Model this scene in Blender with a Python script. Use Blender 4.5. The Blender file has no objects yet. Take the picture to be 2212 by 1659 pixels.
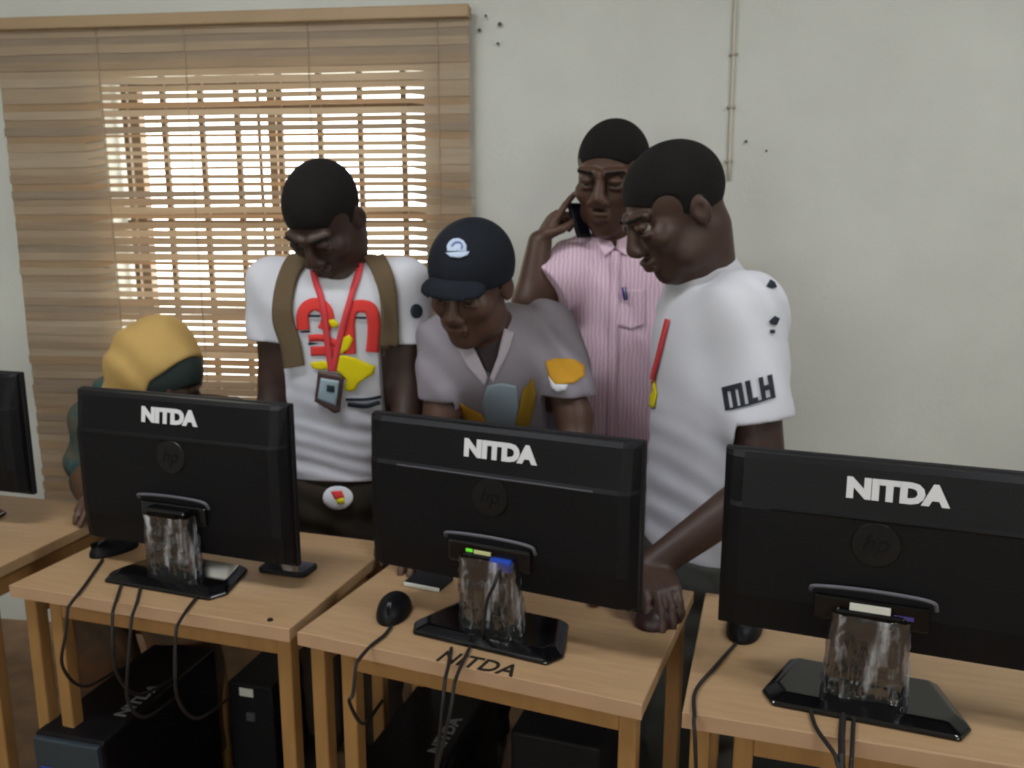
import bpy, bmesh, math, random
import numpy as np
from mathutils import Vector, Matrix
from mathutils.bvhtree import BVHTree

random.seed(7); np.random.seed(7)
S = bpy.context.scene
COL = S.collection

# ------------------------------------------------------------------ camera, world, light, exposure
FPX, CAMZ, PITCH, YAW = 1850.0, 1.488, math.radians(11), math.radians(7)
cd = bpy.data.cameras.new('camera'); cam = bpy.data.objects.new('camera', cd); COL.objects.link(cam)
cd.sensor_width = 36.0; cd.lens = FPX / 2212 * 36.0; cd.clip_start = 0.02
cd.dof.use_dof = True; cd.dof.focus_distance = 0.6; cd.dof.aperture_fstop = 15.0   # slightly out of focus, as the photo
cam.location = (0, 0, CAMZ); cam.rotation_euler = (math.pi / 2 - PITCH, 0, YAW)
S.camera = cam
w = bpy.data.worlds.new('sky'); S.world = w; w.use_nodes = True
bgn = w.node_tree.nodes['Background']; bgn.inputs[0].default_value = (1.0, 0.97, 0.92, 1); bgn.inputs[1].default_value = 14.0
S.view_settings.view_transform = 'Standard'; S.view_settings.look = 'None'
S.view_settings.gamma = 1.0; S.view_settings.use_curve_mapping = False
S.view_settings.exposure = -0.58
LAMP_W = 34.0          # one ceiling lamp
REAR_W = 5.0          # front fill added at one unseen window behind the camera


def area_light(name, loc, rot, sx, sy, watt, colr):
    l = bpy.data.lights.new(name, 'AREA'); l.shape = 'RECTANGLE'; l.size = sx; l.size_y = sy
    l.energy = watt; l.color = colr
    o = bpy.data.objects.new(name, l); COL.objects.link(o); o.location = loc; o.rotation_euler = rot
    return o


for wx in (-1.5, 1.4):
    area_light('rear_fill', (wx, -2.57, 1.65), (math.radians(90), 0, 0), 1.2, 1.2, REAR_W, (0.86, 0.93, 1.0))

# ------------------------------------------------------------------ helpers
_fw = np.array([-math.sin(YAW) * math.cos(PITCH), math.cos(YAW) * math.cos(PITCH), -math.sin(PITCH)])
_rt = np.array([math.cos(YAW), math.sin(YAW), 0.0]); _up = np.cross(_rt, _fw)
CAM = np.array([0, 0, CAMZ])


def ray(px, py): return _fw + _rt * (px - 1106) / FPX - _up * (py - 829.5) / FPX


def at(px, py, Y):
    d = ray(px, py); return CAM + d * (Y / d[1])


def onz(px, py, z):
    d = ray(px, py); return CAM + d * ((z - CAMZ) / d[2])


def lin(c):
    return tuple(((v / 255) / 12.92 if v / 255 <= 0.04045 else ((v / 255 + 0.055) / 1.055) ** 2.4) for v in c)


MATS = {}


def mat(name, rgb, rough=0.6, spec=0.5, metal=0.0, var=0.0, vscale=8.0, bump=0.0, bscale=60.0, coat=0.0, trans=0.0, emit=0.0, stretch=None, rgb2=None):
    """principled material; var mixes towards rgb2 (or a darker tone) with noise"""
    if name in MATS: return MATS[name]
    m = bpy.data.materials.new(name); m.use_nodes = True; nt = m.node_tree; N = nt.nodes; L = nt.links
    b = N['Principled BSDF']; c = lin(rgb) + (1,)
    b.inputs['Base Color'].default_value = c; b.inputs['Roughness'].default_value = rough
    b.inputs['Specular IOR Level'].default_value = spec; b.inputs['Metallic'].default_value = metal
    b.inputs['Coat Weight'].default_value = coat
    if emit:
        b.inputs['Emission Color'].default_value = c; b.inputs['Emission Strength'].default_value = emit
    tc = N.new('ShaderNodeTexCoord'); mp = N.new('ShaderNodeMapping'); L.new(tc.outputs['Object'], mp.inputs[0])
    if stretch: mp.inputs['Scale'].default_value = stretch
    if var:
        n = N.new('ShaderNodeTexNoise'); n.inputs['Scale'].default_value = vscale; n.inputs['Detail'].default_value = 5
        L.new(mp.outputs[0], n.inputs['Vector'])
        r = N.new('ShaderNodeValToRGB'); r.color_ramp.elements[0].position = 0.35; r.color_ramp.elements[1].position = 0.68
        d = lin(rgb2) if rgb2 else tuple(v * (1 - var) for v in c[:3])
        if rgb2: d = tuple(c[i] * (1 - var) + d[i] * var for i in range(3))
        r.color_ramp.elements[0].color = d + (1,); r.color_ramp.elements[1].color = c
        L.new(n.outputs[0], r.inputs[0]); L.new(r.outputs[0], b.inputs['Base Color'])
    if bump:
        n2 = N.new('ShaderNodeTexNoise'); n2.inputs['Scale'].default_value = bscale; n2.inputs['Detail'].default_value = 3
        L.new(mp.outputs[0], n2.inputs['Vector'])
        bp = N.new('ShaderNodeBump'); bp.inputs['Strength'].default_value = bump; bp.inputs['Distance'].default_value = 0.01
        L.new(n2.outputs[0], bp.inputs['Height']); L.new(bp.outputs[0], b.inputs['Normal'])
    if trans:
        t = N.new('ShaderNodeBsdfTranslucent'); t.inputs[0].default_value = c
        mx = N.new('ShaderNodeMixShader'); mx.inputs[0].default_value = trans
        out = N['Material Output']; L.new(b.outputs[0], mx.inputs[1]); L.new(t.outputs[0], mx.inputs[2]); L.new(mx.outputs[0], out.inputs[0])
    MATS[name] = m
    return m


def link(name, mesh, m, parent=None, smooth=False):
    o = bpy.data.objects.new(name, mesh); COL.objects.link(o)
    if m and not mesh.materials: mesh.materials.append(m)
    if parent: o.parent = parent
    if smooth: mesh.polygons.foreach_set('use_smooth', [True] * len(mesh.polygons))
    return o


def tag(o, label=None, cat=None, group=None, kind=None):
    if label: o['label'] = label
    if cat: o['category'] = cat
    if group: o['group'] = group
    if kind: o['kind'] = kind
    return o


def empty(name, loc=(0, 0, 0), rz=0.0, label=None, cat=None, group=None):
    o = bpy.data.objects.new(name, None); COL.objects.link(o); o.location = loc; o.rotation_euler = (0, 0, rz)
    o.empty_display_size = 0.05
    return tag(o, label, cat, group)


def bm_box(bm, lo, hi, bevel=0.0, M=None, seg=2):
    lo = Vector(lo); hi = Vector(hi); c = (lo + hi) / 2; s = hi - lo
    r = bmesh.ops.create_cube(bm, size=1.0, matrix=Matrix.Translation(c) @ Matrix.Diagonal((s.x, s.y, s.z, 1)))
    vs = r['verts']
    if bevel:
        es = list({e for v in vs for e in v.link_edges})
        g = bmesh.ops.bevel(bm, geom=es, offset=bevel, segments=seg, affect='EDGES', profile=0.5)
        vs = list({v for f in g['faces'] for v in f.verts} | {v for v in vs if v.is_valid})
    if M is not None:
        bmesh.ops.transform(bm, matrix=M, verts=[v for v in vs if v.is_valid])
    return vs


def bm_mesh(bm, name):
    bmesh.ops.recalc_face_normals(bm, faces=bm.faces)
    me = bpy.data.meshes.new(name); bm.to_mesh(me); bm.free(); return me


def box(name, lo, hi, m, parent=None, bevel=0.0, M=None):
    bm = bmesh.new(); bm_box(bm, lo, hi, bevel, M)
    return link(name, bm_mesh(bm, name), m, parent)


def prism(name, pts, z0, z1, m, parent=None, bevel=0.0, M=None, seg=2, smooth=False):
    """extrude a 2-D outline (x,y) between z0 and z1; M maps it into place"""
    bm = bmesh.new(); vs = [bm.verts.new((p[0], p[1], z0)) for p in pts]
    f = bm.faces.new(vs); r = bmesh.ops.extrude_face_region(bm, geom=[f])
    bmesh.ops.translate(bm, verts=[v for v in r['geom'] if isinstance(v, bmesh.types.BMVert)], vec=(0, 0, z1 - z0))
    if bevel: bmesh.ops.bevel(bm, geom=list(bm.edges), offset=bevel, segments=seg, affect='EDGES', profile=0.5)
    if M is not None: bmesh.ops.transform(bm, matrix=M, verts=bm.verts)
    return link(name, bm_mesh(bm, name), m, parent, smooth)


def rrect(hx, hy, r, n=5, cx=0, cy=0):
    out = []
    for sx, sy, a0 in ((1, -1, -90), (1, 1, 0), (-1, 1, 90), (-1, -1, 180)):
        for i in range(n + 1):
            a = math.radians(a0 + 90 * i / n)
            out.append((cx + sx * (hx - r) + r * math.cos(a), cy + sy * (hy - r) + r * math.sin(a)))
    return out


def smooth_path(pts, n=8):
    P = [np.array(p, float) for p in pts]
    if len(P) < 3: return P
    Q = [2 * P[0] - P[1]] + P + [2 * P[-1] - P[-2]]; out = []
    for i in range(1, len(Q) - 2):
        for t in np.linspace(0, 1, n, endpoint=False):
            a, b, c, d = Q[i - 1], Q[i], Q[i + 1], Q[i + 2]
            out.append(0.5 * (2 * b + (c - a) * t + (2 * a - 5 * b + 4 * c - d) * t * t + (3 * b - a - 3 * c + d) * t ** 3))
    return out + [P[-1]]


def tube_mesh(name, pts, r, seg=8, sm=True):
    P = smooth_path(pts) if sm else [np.array(p, float) for p in pts]
    V = []; F = []; ref = np.array([0.0, 0.0, 1.0])
    for i, p in enumerate(P):
        t = P[min(i + 1, len(P) - 1)] - P[max(i - 1, 0)]; t /= np.linalg.norm(t) + 1e-9
        a = np.cross(t, ref)
        if np.linalg.norm(a) < 0.05: a = np.cross(t, [1, 0, 0])
        a /= np.linalg.norm(a); b = np.cross(t, a); rr = r[i] if isinstance(r, (list, tuple)) else r
        for k in range(seg):
            q = 2 * math.pi * k / seg; V.append(tuple(p + rr * (math.cos(q) * a + math.sin(q) * b)))
    for i in range(len(P) - 1):
        for k in range(seg):
            F.append((i * seg + k, i * seg + (k + 1) % seg, (i + 1) * seg + (k + 1) % seg, (i + 1) * seg + k))
    F.append(tuple(range(seg - 1, -1, -1))); F.append(tuple(range((len(P) - 1) * seg, len(P) * seg)))
    me = bpy.data.meshes.new(name); me.from_pydata(V, [], F); me.update(); return me


def tube(name, pts, r, m, parent=None, seg=8, sm=True):
    return link(name, tube_mesh(name, pts, r, seg, sm), m, parent, True)


def text_mesh(txt, height, depth=0.001, bold=0.03, shear=0.0, width=None):
    """mesh of lettering centred on the origin in the xy plane"""
    c = bpy.data.curves.new('lettering', 'FONT'); c.body = txt; c.size = 1.0; c.align_x = 'CENTER'; c.extrude = 0.5 if depth else 0.0
    c.offset = bold; c.shear = shear; c.resolution_u = 3
    o = bpy.data.objects.new('lettering', c); COL.objects.link(o); bpy.context.view_layer.update()
    me = bpy.data.meshes.new_from_object(o.evaluated_get(bpy.context.evaluated_depsgraph_get()))
    bpy.data.objects.remove(o); bpy.data.curves.remove(c)
    co = np.zeros(len(me.vertices) * 3); me.vertices.foreach_get('co', co); co = co.reshape(-1, 3)
    lo, hi = co.min(0), co.max(0); s = height / (hi[1] - lo[1]); sx = s if width is None else width / (hi[0] - lo[0])
    co = co - (lo + hi) / 2; co[:, 0] *= sx; co[:, 1] *= s; co[:, 2] *= depth
    me.vertices.foreach_set('co', co.ravel()); me.materials.clear(); me.update(); return me


# ------------------------------------------------------------------ signed-distance sculpting (people, cloth, soft things)
def nrm(v): v = np.array(v, float); return v / (np.linalg.norm(v) + 1e-12)


def rot(yaw, pitch, roll=0.0):
    y, p, r = map(math.radians, (yaw, pitch, roll))
    Rz = np.array([[math.cos(y), -math.sin(y), 0], [math.sin(y), math.cos(y), 0], [0, 0, 1]])
    Rx = np.array([[1, 0, 0], [0, math.cos(p), -math.sin(p)], [0, math.sin(p), math.cos(p)]])
    Ry = np.array([[math.cos(r), 0, math.sin(r)], [0, 1, 0], [-math.sin(r), 0, math.cos(r)]])
    return Rz @ Rx @ Ry


class Field:
    def __init__(s, lo, hi, h=0.005):
        s.lo = np.array(lo, float); s.h = h; s.n = np.ceil((np.array(hi) - s.lo) / h).astype(int) + 1
        s.v = np.full(s.n, 0.5, np.float32)
        s.ax = [(s.lo[i] + h * np.arange(s.n[i])).astype(np.float32) for i in range(3)]

    def sub(s, lo, hi):
        a = np.clip(np.floor((np.array(lo) - s.lo) / s.h).astype(int), 0, s.n); b = np.clip(np.ceil((np.array(hi) - s.lo) / s.h).astype(int) + 1, 0, s.n)
        sl = tuple(slice(a[i], max(b[i], a[i])) for i in range(3))
        return sl, s.ax[0][sl[0]][:, None, None], s.ax[1][sl[1]][None, :, None], s.ax[2][sl[2]][None, None, :]

    def mix(s, sl, d, k, op):
        a = s.v[sl]
        if a.size == 0: return
        if op == 'u':
            if k:
                t = np.clip(0.5 + 0.5 * (a - d) / k, 0, 1); s.v[sl] = a * (1 - t) + d * t - k * t * (1 - t)
            else: s.v[sl] = np.minimum(a, d)
        else:
            d = -d
            if k:
                t = np.clip(0.5 - 0.5 * (a - d) / k, 0, 1); s.v[sl] = a * (1 - t) + d * t + k * t * (1 - t)
            else: s.v[sl] = np.maximum(a, d)

    def cap(s, a, b, ra, rb, k=0.02, op='u'):
        a = np.array(a, float); b = np.array(b, float); m = max(ra, rb) + k + 3 * s.h
        sl, X, Y, Z = s.sub(np.minimum(a, b) - m, np.maximum(a, b) + m); d = b - a; L = float(d @ d) + 1e-12
        t = np.clip(((X - a[0]) * d[0] + (Y - a[1]) * d[1] + (Z - a[2]) * d[2]) / L, 0, 1)
        q = np.sqrt((X - a[0] - t * d[0]) ** 2 + (Y - a[1] - t * d[1]) ** 2 + (Z - a[2] - t * d[2]) ** 2) - (ra + t * (rb - ra))
        s.mix(sl, q.astype(np.float32), k, op)

    def chain(s, pts, rs, k=0.02):
        for i in range(len(pts) - 1): s.cap(pts[i], pts[i + 1], rs[i], rs[i + 1], k)

    def ell(s, c, r, R=None, k=0.02, op='u'):
        c = np.array(c, float); r = np.array(r, float); R = np.eye(3) if R is None else R; m = r.max() + k + 3 * s.h
        sl, X, Y, Z = s.sub(c - m, c + m); X = X - c[0]; Y = Y - c[1]; Z = Z - c[2]
        l = [(X * R[0, i] + Y * R[1, i] + Z * R[2, i]) / r[i] for i in range(3)]
        k0 = np.sqrt(l[0] ** 2 + l[1] ** 2 + l[2] ** 2) + 1e-6
        k1 = np.sqrt((l[0] / r[0]) ** 2 + (l[1] / r[1]) ** 2 + (l[2] / r[2]) ** 2) + 1e-6
        s.mix(sl, (k0 * (k0 - 1) / k1).astype(np.float32), k, op)

    def rbox(s, c, hs, R=None, rad=0.01, k=0.0, op='u'):
        c = np.array(c, float); R = np.eye(3) if R is None else R; m = np.linalg.norm(hs) + k + 3 * s.h
        sl, X, Y, Z = s.sub(c - m, c + m); X = X - c[0]; Y = Y - c[1]; Z = Z - c[2]
        q = [np.abs(X * R[0, i] + Y * R[1, i] + Z * R[2, i]) - (hs[i] - rad) for i in range(3)]
        d = np.sqrt(sum(np.maximum(v, 0) ** 2 for v in q)) + np.minimum(np.maximum(np.maximum(q[0], q[1]), q[2]), 0) - rad
        s.mix(sl, d.astype(np.float32), k, op)

    def cut(s, p, n, k=0.0):
        """remove everything on the side n points to"""
        p = np.array(p, float); n = nrm(n); X, Y, Z = s.ax
        d = (X[:, None, None] - p[0]) * n[0] + (Y[None, :, None] - p[1]) * n[1] + (Z[None, None, :] - p[2]) * n[2]
        s.v = np.maximum(s.v, d.astype(np.float32))

    def ripple(s, amp, kvec, z0=-9, z1=9, wob=1.2, wk=(17, 13, 7)):
        X, Y, Z = s.ax[0][:, None, None], s.ax[1][None, :, None], s.ax[2][None, None, :]
        ph = X * kvec[0] + Y * kvec[1] + Z * kvec[2] + wob * np.sin(X * wk[0] + Y * wk[1] + Z * wk[2])
        msk = np.clip((Z - z0) / 0.05, 0, 1) * np.clip((z1 - Z) / 0.05, 0, 1)
        s.v = (s.v + amp * np.sin(ph) * msk).astype(np.float32)

    def mesh(s, name):
        v = s.v.copy()
        for ax in range(3):                               # close at the border
            for e in (0, -1):
                sl = [slice(None)] * 3; sl[ax] = e; v[tuple(sl)] = np.maximum(v[tuple(sl)], 0.001)
        ins = v < 0; n = np.array(v.shape) - 1
        cnt = np.zeros(n, np.uint8); corner = [(i, j, k) for i in (0, 1) for j in (0, 1) for k in (0, 1)]
        for c in corner: cnt += ins[c[0]:c[0] + n[0], c[1]:c[1] + n[1], c[2]:c[2] + n[2]]
        I = np.argwhere((cnt > 0) & (cnt < 8)); idx = np.full(n, -1, np.int64); idx[tuple(I.T)] = np.arange(len(I))
        cv = np.stack([v[I[:, 0] + c[0], I[:, 1] + c[1], I[:, 2] + c[2]] for c in corner], 1)
        acc = np.zeros((len(I), 3)); num = np.zeros(len(I)); C = np.array(corner, float)
        for a in range(8):
            for b in range(a + 1, 8):
                if abs(C[a] - C[b]).sum() != 1: continue
                va, vb = cv[:, a], cv[:, b]; m = (va < 0) != (vb < 0)
                t = np.where(m, va / np.where(m, va - vb, 1), 0)
                acc += np.where(m[:, None], C[a] + t[:, None] * (C[b] - C[a]), 0); num += m
        V = s.lo + (I + acc / num[:, None]) * s.h
        Fs = []
        for ax in range(3):
            b, c = [(1, 2), (2, 0), (0, 1)][ax]
            sl0 = [slice(None)] * 3; sl1 = [slice(None)] * 3; sl0[ax] = slice(0, -1); sl1[ax] = slice(1, None)
            A = ins[tuple(sl0)]; B = ins[tuple(sl1)]; E = np.argwhere(A != B)
            E = E[(E[:, b] > 0) & (E[:, c] > 0) & (E[:, b] < n[b]) & (E[:, c] < n[c])]
            fl = A[tuple(E.T)]; q = []
            for db, dc in ((-1, -1), (0, -1), (0, 0), (-1, 0)):
                e = E.copy(); e[:, b] += db; e[:, c] += dc; q.append(idx[tuple(e.T)])
            q = np.stack(q, 1); q[~fl] = q[~fl][:, ::-1]; Fs.append(q)
        Fq = np.concatenate(Fs); me = bpy.data.meshes.new(name)
        me.from_pydata(V.tolist(), [], Fq.tolist()); me.update(); return me

    def build(s, name, m, parent=None):
        return link(name, s.mesh(name), m, parent, True)


def bvh_of(*objs):
    V = []; F = []
    for o in objs:
        k = len(V); V += [o.matrix_world @ v.co if o.parent is None else v.co for v in o.data.vertices]
        F += [tuple(k + i for i in p.vertices) for p in o.data.polygons]
    return BVHTree.FromPolygons(V, F)


def wrap(name, bm, bvh, m, parent, off=0.0025, thick=0.0015, maxlen=9.0, margin=30):
    """lay a flat drawing (photo pixels) onto the surface it is printed on or strapped to"""
    bmesh.ops.remove_doubles(bm, verts=bm.verts, dist=.05)
    bmesh.ops.triangulate(bm, faces=bm.faces)
    for _ in range(5):
        es = [e for e in bm.edges if e.calc_length() > maxlen]
        if not es: break
        bmesh.ops.subdivide_edges(bm, edges=es, cuts=1); bmesh.ops.triangulate(bm, faces=bm.faces)
    bad = []
    for v in bm.verts:
        d = Vector(ray(v.co.x, v.co.y)).normalized(); h = bvh.ray_cast(Vector(CAM), d)
        if h[0] is None: bad.append(v); continue
        n = h[1] if h[1].dot(d) < 0 else -h[1]; v.co = h[0] + n * off
    if bad: bmesh.ops.delete(bm, geom=bad, context='VERTS')
    bmesh.ops.recalc_face_normals(bm, faces=bm.faces)
    me = bpy.data.meshes.new(name); bm.to_mesh(me); bm.free()
    if len(me.polygons) and me.polygons[len(me.polygons) // 2].normal.dot(Vector(_fw)) > 0: me.flip_normals()
    o = link(name, me, m, parent, True)
    if thick:
        sd = o.modifiers.new('thickness', 'SOLIDIFY'); sd.thickness = thick; sd.offset = 1.0
    return o


def decal(name, polys, bvh, m, parent, **kw):
    bm = bmesh.new()
    for p in polys: bm.faces.new([bm.verts.new((x, y, 0)) for x, y in p])
    return wrap(name, bm, bvh, m, parent, **kw)


def strip(pts, wd, n=6):
    """outline faces of a ribbon along pixel points"""
    P = [p[:2] for p in smooth_path([(x, y, 0) for x, y in pts], n)]; L = []; Rr = []
    for i, p in enumerate(P):
        t = P[min(i + 1, len(P) - 1)] - P[max(i - 1, 0)]; t = t / (np.linalg.norm(t) + 1e-9); nn = np.array([-t[1], t[0]])
        L.append(p + nn * wd / 2); Rr.append(p - nn * wd / 2)
    return [[tuple(L[i]), tuple(L[i + 1]), tuple(Rr[i + 1]), tuple(Rr[i])] for i in range(len(P) - 1)]


def decal_text(name, txt, c, u, v, bvh, m, parent, bold=0.03, **kw):
    """lettering whose width runs along u and height along v (pixels) around c"""
    me = text_mesh(txt, 1.0, 0.0, bold, width=1.0); bm = bmesh.new(); bm.from_mesh(me)
    bmesh.ops.remove_doubles(bm, verts=bm.verts, dist=1e-5)
    for q in bm.verts:
        a, b = q.co.x, q.co.y; q.co = Vector((c[0] + a * u[0] + b * v[0], c[1] + a * u[1] + b * v[1], 0))
    seen = {}; dup = []
    for f in bm.faces:
        k = tuple(sorted(x.index for x in f.verts))
        if k in seen or f.calc_area() < 1e-6: dup.append(f)
        seen[k] = 1
    bmesh.ops.delete(bm, geom=dup, context='FACES_ONLY')
    return wrap(name, bm, bvh, m, parent, **kw)

# ------------------------------------------------------------------ materials
WALLM = mat('wall_paint', (208, 209, 203), 0.85, 0.2, var=0.10, vscale=2.2, bump=0.12, bscale=90)
CEILM = mat('ceiling_paint', (228, 226, 220), 0.9, 0.2)
FLOORM = mat('floor_terrazzo', (150, 118, 88), 0.55, 0.4, var=0.35, vscale=14, bump=0.05)
WOOD = mat('desk_wood', (172, 140, 104), 0.42, 0.4, var=0.12, vscale=9, stretch=(1.2, 9, 9), bump=0.03, bscale=30)
WEDGE = mat('desk_edge_band', (184, 150, 120), 0.45, 0.4, var=0.08, vscale=8)
WLEG = mat('desk_leg_wood', (160, 120, 72), 0.55, 0.35, var=0.15, vscale=8, stretch=(6, 6, 1))
BLK = mat('black_plastic', (10, 10, 14), 0.5, 0.22, bump=0.02, bscale=300)
BLKG = mat('black_gloss_plastic', (10, 10, 12), 0.12, 0.5)
BLKM = mat('black_matte_plastic', (22, 22, 26), 0.65, 0.3)
EMBL = mat('emblem_black', (11, 11, 13), 0.35, 0.4)
GREYP = mat('grey_plastic', (88, 88, 96), 0.45, 0.4)
WHITEP = mat('white_print', (215, 215, 220), 0.6, 0.3)
LABELM = mat('paper_label', (222, 222, 214), 0.7, 0.3)
CABLEM = mat('cable_rubber', (34, 31, 30), 0.55, 0.35)
STENCIL = mat('stencil_ink', (34, 28, 24), 0.8, 0.2)
METAL = mat('grey_metal', (150, 150, 150), 0.4, 0.5, metal=0.7)
WFRAME = mat('window_frame_paint', (120, 100, 82), 0.6, 0.3)
BARM = mat('iron_bar_paint', (104, 84, 66), 0.6, 0.3)


def glassy(name, tint, alpha, rough=0.08, bump=0.0, bscale=60.0, painted_glint=0.0):
    m = bpy.data.materials.new(name); m.use_nodes = True; nt = m.node_tree; N = nt.nodes; L = nt.links
    N.remove(N['Principled BSDF']); out = N['Material Output']
    t = N.new('ShaderNodeBsdfTransparent'); t.inputs[0].default_value = lin(tint) + (1,)
    g = N.new('ShaderNodeBsdfGlossy'); g.inputs['Roughness'].default_value = rough
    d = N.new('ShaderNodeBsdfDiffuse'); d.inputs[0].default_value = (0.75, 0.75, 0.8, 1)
    a = N.new('ShaderNodeMixShader'); a.inputs[0].default_value = alpha; L.new(t.outputs[0], a.inputs[1]); L.new(g.outputs[0], a.inputs[2])
    b = N.new('ShaderNodeMixShader'); b.inputs[0].default_value = painted_glint; L.new(a.outputs[0], b.inputs[1]); L.new(d.outputs[0], b.inputs[2])
    L.new(b.outputs[0], out.inputs[0])
    if painted_glint:  # whitish vertical streaks painted in for light glinting on the plastic
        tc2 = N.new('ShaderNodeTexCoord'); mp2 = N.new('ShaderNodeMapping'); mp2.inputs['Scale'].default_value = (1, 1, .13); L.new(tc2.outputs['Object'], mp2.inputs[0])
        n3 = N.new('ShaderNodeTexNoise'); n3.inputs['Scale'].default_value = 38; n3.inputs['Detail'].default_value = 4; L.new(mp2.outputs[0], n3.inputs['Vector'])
        r3 = N.new('ShaderNodeMapRange'); r3.inputs['From Min'].default_value = .52; r3.inputs['From Max'].default_value = .72; r3.inputs['To Max'].default_value = painted_glint; r3.inputs['To Min'].default_value = .02; L.new(n3.outputs[0], r3.inputs[0]); L.new(r3.outputs[0], b.inputs[0])
    if bump:
        tc = N.new('ShaderNodeTexCoord'); mp = N.new('ShaderNodeMapping'); mp.inputs['Scale'].default_value = (1, 1, .22); L.new(tc.outputs['Object'], mp.inputs[0]); n = N.new('ShaderNodeTexNoise'); n.inputs['Scale'].default_value = bscale; L.new(mp.outputs[0], n.inputs['Vector'])
        bp = N.new('ShaderNodeBump'); bp.inputs['Strength'].default_value = bump; bp.inputs['Distance'].default_value = 0.01
        L.new(n.outputs[0], bp.inputs['Height']); L.new(bp.outputs[0], g.inputs['Normal'])
    return m


GLASS = glassy('window_glass', (245, 248, 246), 0.06)
FILM = glassy('clear_plastic_film', (215, 215, 222), 0.15, 0.08, bump=0.4, bscale=70, painted_glint=0.7)

# ------------------------------------------------------------------ the room
XL, XR, YB, YF, ZC = -2.7, 2.9, 2.75, -2.6, 2.9
WX0, WX1, WZ0, WZ1 = -1.69, -0.615, 0.87, 1.95


def struct(o): o['kind'] = 'structure'; return o


struct(box('floor', (XL - .2, YF - .2, -0.1), (XR + .2, YB + .2, 0), FLOORM))
struct(box('ceiling', (XL - .2, YF - .2, ZC), (XR + .2, YB + .2, ZC + 0.1), CEILM))
bm = bmesh.new()
for lo, hi in (((XL - .2, YB, 0), (WX0, YB + .2, ZC)), ((WX1, YB, 0), (XR + .2, YB + .2, ZC)),
               ((WX0, YB, 0), (WX1, YB + .2, WZ0)), ((WX0, YB, WZ1), (WX1, YB + .2, ZC))):
    bm_box(bm, lo, hi)
bmesh.ops.remove_doubles(bm, verts=bm.verts, dist=1e-5)
struct(link('wall_back', bm_mesh(bm, 'wall_back'), WALLM))
struct(box('wall_left', (XL - .2, YF, 0), (XL, YB, ZC), WALLM))
struct(box('wall_right', (XR, YF, 0), (XR + .2, YB, ZC), WALLM))
bm = bmesh.new()
for lo, hi in (((XL - .2, YF - .2, 0), (-2.1, YF, ZC)), ((-0.9, YF - .2, 0), (0.8, YF, ZC)), ((2.0, YF - .2, 0), (XR + .2, YF, ZC)),
               ((-2.1, YF - .2, 0), (-0.9, YF, 1.05)), ((0.8, YF - .2, 0), (2.0, YF, 1.05)),
               ((-2.1, YF - .2, 2.25), (-0.9, YF, ZC)), ((0.8, YF - .2, 2.25), (2.0, YF, ZC))):
    bm_box(bm, lo, hi)
struct(link('wall_front', bm_mesh(bm, 'wall_front'), WALLM))


def window(name, x0, x1, z0, z1, y, mull, pn=True):
    t = 0.035; root = empty(name, ((x0 + x1) / 2, y, z0)); root['kind'] = 'structure'
    c = (x0 + x1) / 2
    bm = bmesh.new()
    for lo, hi in (((x0, 0, z0), (x1, .04, z0 + t)), ((x0, 0, z1 - t), (x1, .04, z1)), ((x0, 0, z0), (x0 + t, .04, z1)), ((x1 - t, 0, z0), (x1, .04, z1))):
        bm_box(bm, (lo[0] - c, lo[1], lo[2] - z0), (hi[0] - c, hi[1], hi[2] - z0))
    link('window_frame', bm_mesh(bm, 'window_frame'), WFRAME, root)
    xs = [x0 + t] + mull + [x1 - t]
    for m_ in mull: box('mullion', (m_ - c - .014, 0.004, t), (m_ - c + .014, .036, z1 - z0 - t), WFRAME, root)
    zr = 0.58 * (z1 - z0)
    box('transom', (x0 + t - c, .002, zr - .014), (x1 - t - c, .038, zr + .014), WFRAME, root)
    for a, b in zip(xs[:-1], xs[1:]):
        for q0, q1 in ((t, zr - .014), (zr + .014, z1 - z0 - t)):
            box('pane', (a - c + .014, .018, q0), (b - c - .014, .022, q1), GLASS, root)
    return root


win1 = window('window_1', WX0, WX1, WZ0, WZ1, 2.90, [-1.18])
window('window_2', -2.1, -0.9, 1.05, 2.25, -2.75, [-1.5])  # unseen rear windows, added to go with the fill lights
window('window_3', 0.8, 2.0, 1.05, 2.25, -2.75, [1.4])

# iron burglar bars, part of the window
for px in (293, 373, 452, 527, 572, 617, 701, 786, 878):
    x = at(px, 500, 2.83)[0] - win1.location.x; r = 0.005 if px == 572 else 0.0085
    box('burglar_bar', (x - r, -.07 - r, 0), (x + r, -.07 + r, WZ1 - WZ0), BARM, win1)
for zz in (0.16, 0.60, 0.98):
    box('burglar_crossbar', (WX0 - win1.location.x, -.0605, zz - .01), (WX1 - win1.location.x, -.0545, zz + .01), BARM, win1)

# ------------------------------------------------------------------ slatted blind
BX0, BX1, BY = -2.01, -0.462, 2.70
blind = empty('window_blind', ((BX0 + BX1) / 2, BY, 0.5), label='tan wooden slat blind hanging over the bright window', cat='blind')
SLATM = [mat('blind_slat_%d' % i, c, 0.55, 0.3, var=0.16, vscale=5, stretch=(1, 6, 18), trans=0.36) for i, c in
         enumerate(((202, 182, 156), (190, 168, 142), (208, 190, 166), (196, 168, 136), (182, 164, 144)))]
bx = (BX1 - BX0) / 2
box('head_rail', (-bx - .006, -0.028, 1.575), (bx + .004, 0.022, 1.612), mat('blind_rail', (176, 150, 118), 0.5, 0.3, var=0.12, vscale=4), blind, 0.004)


def prof(tab, y):
    return float(np.interp(y, [t[0] for t in tab], [t[1] for t in tab]))


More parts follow.
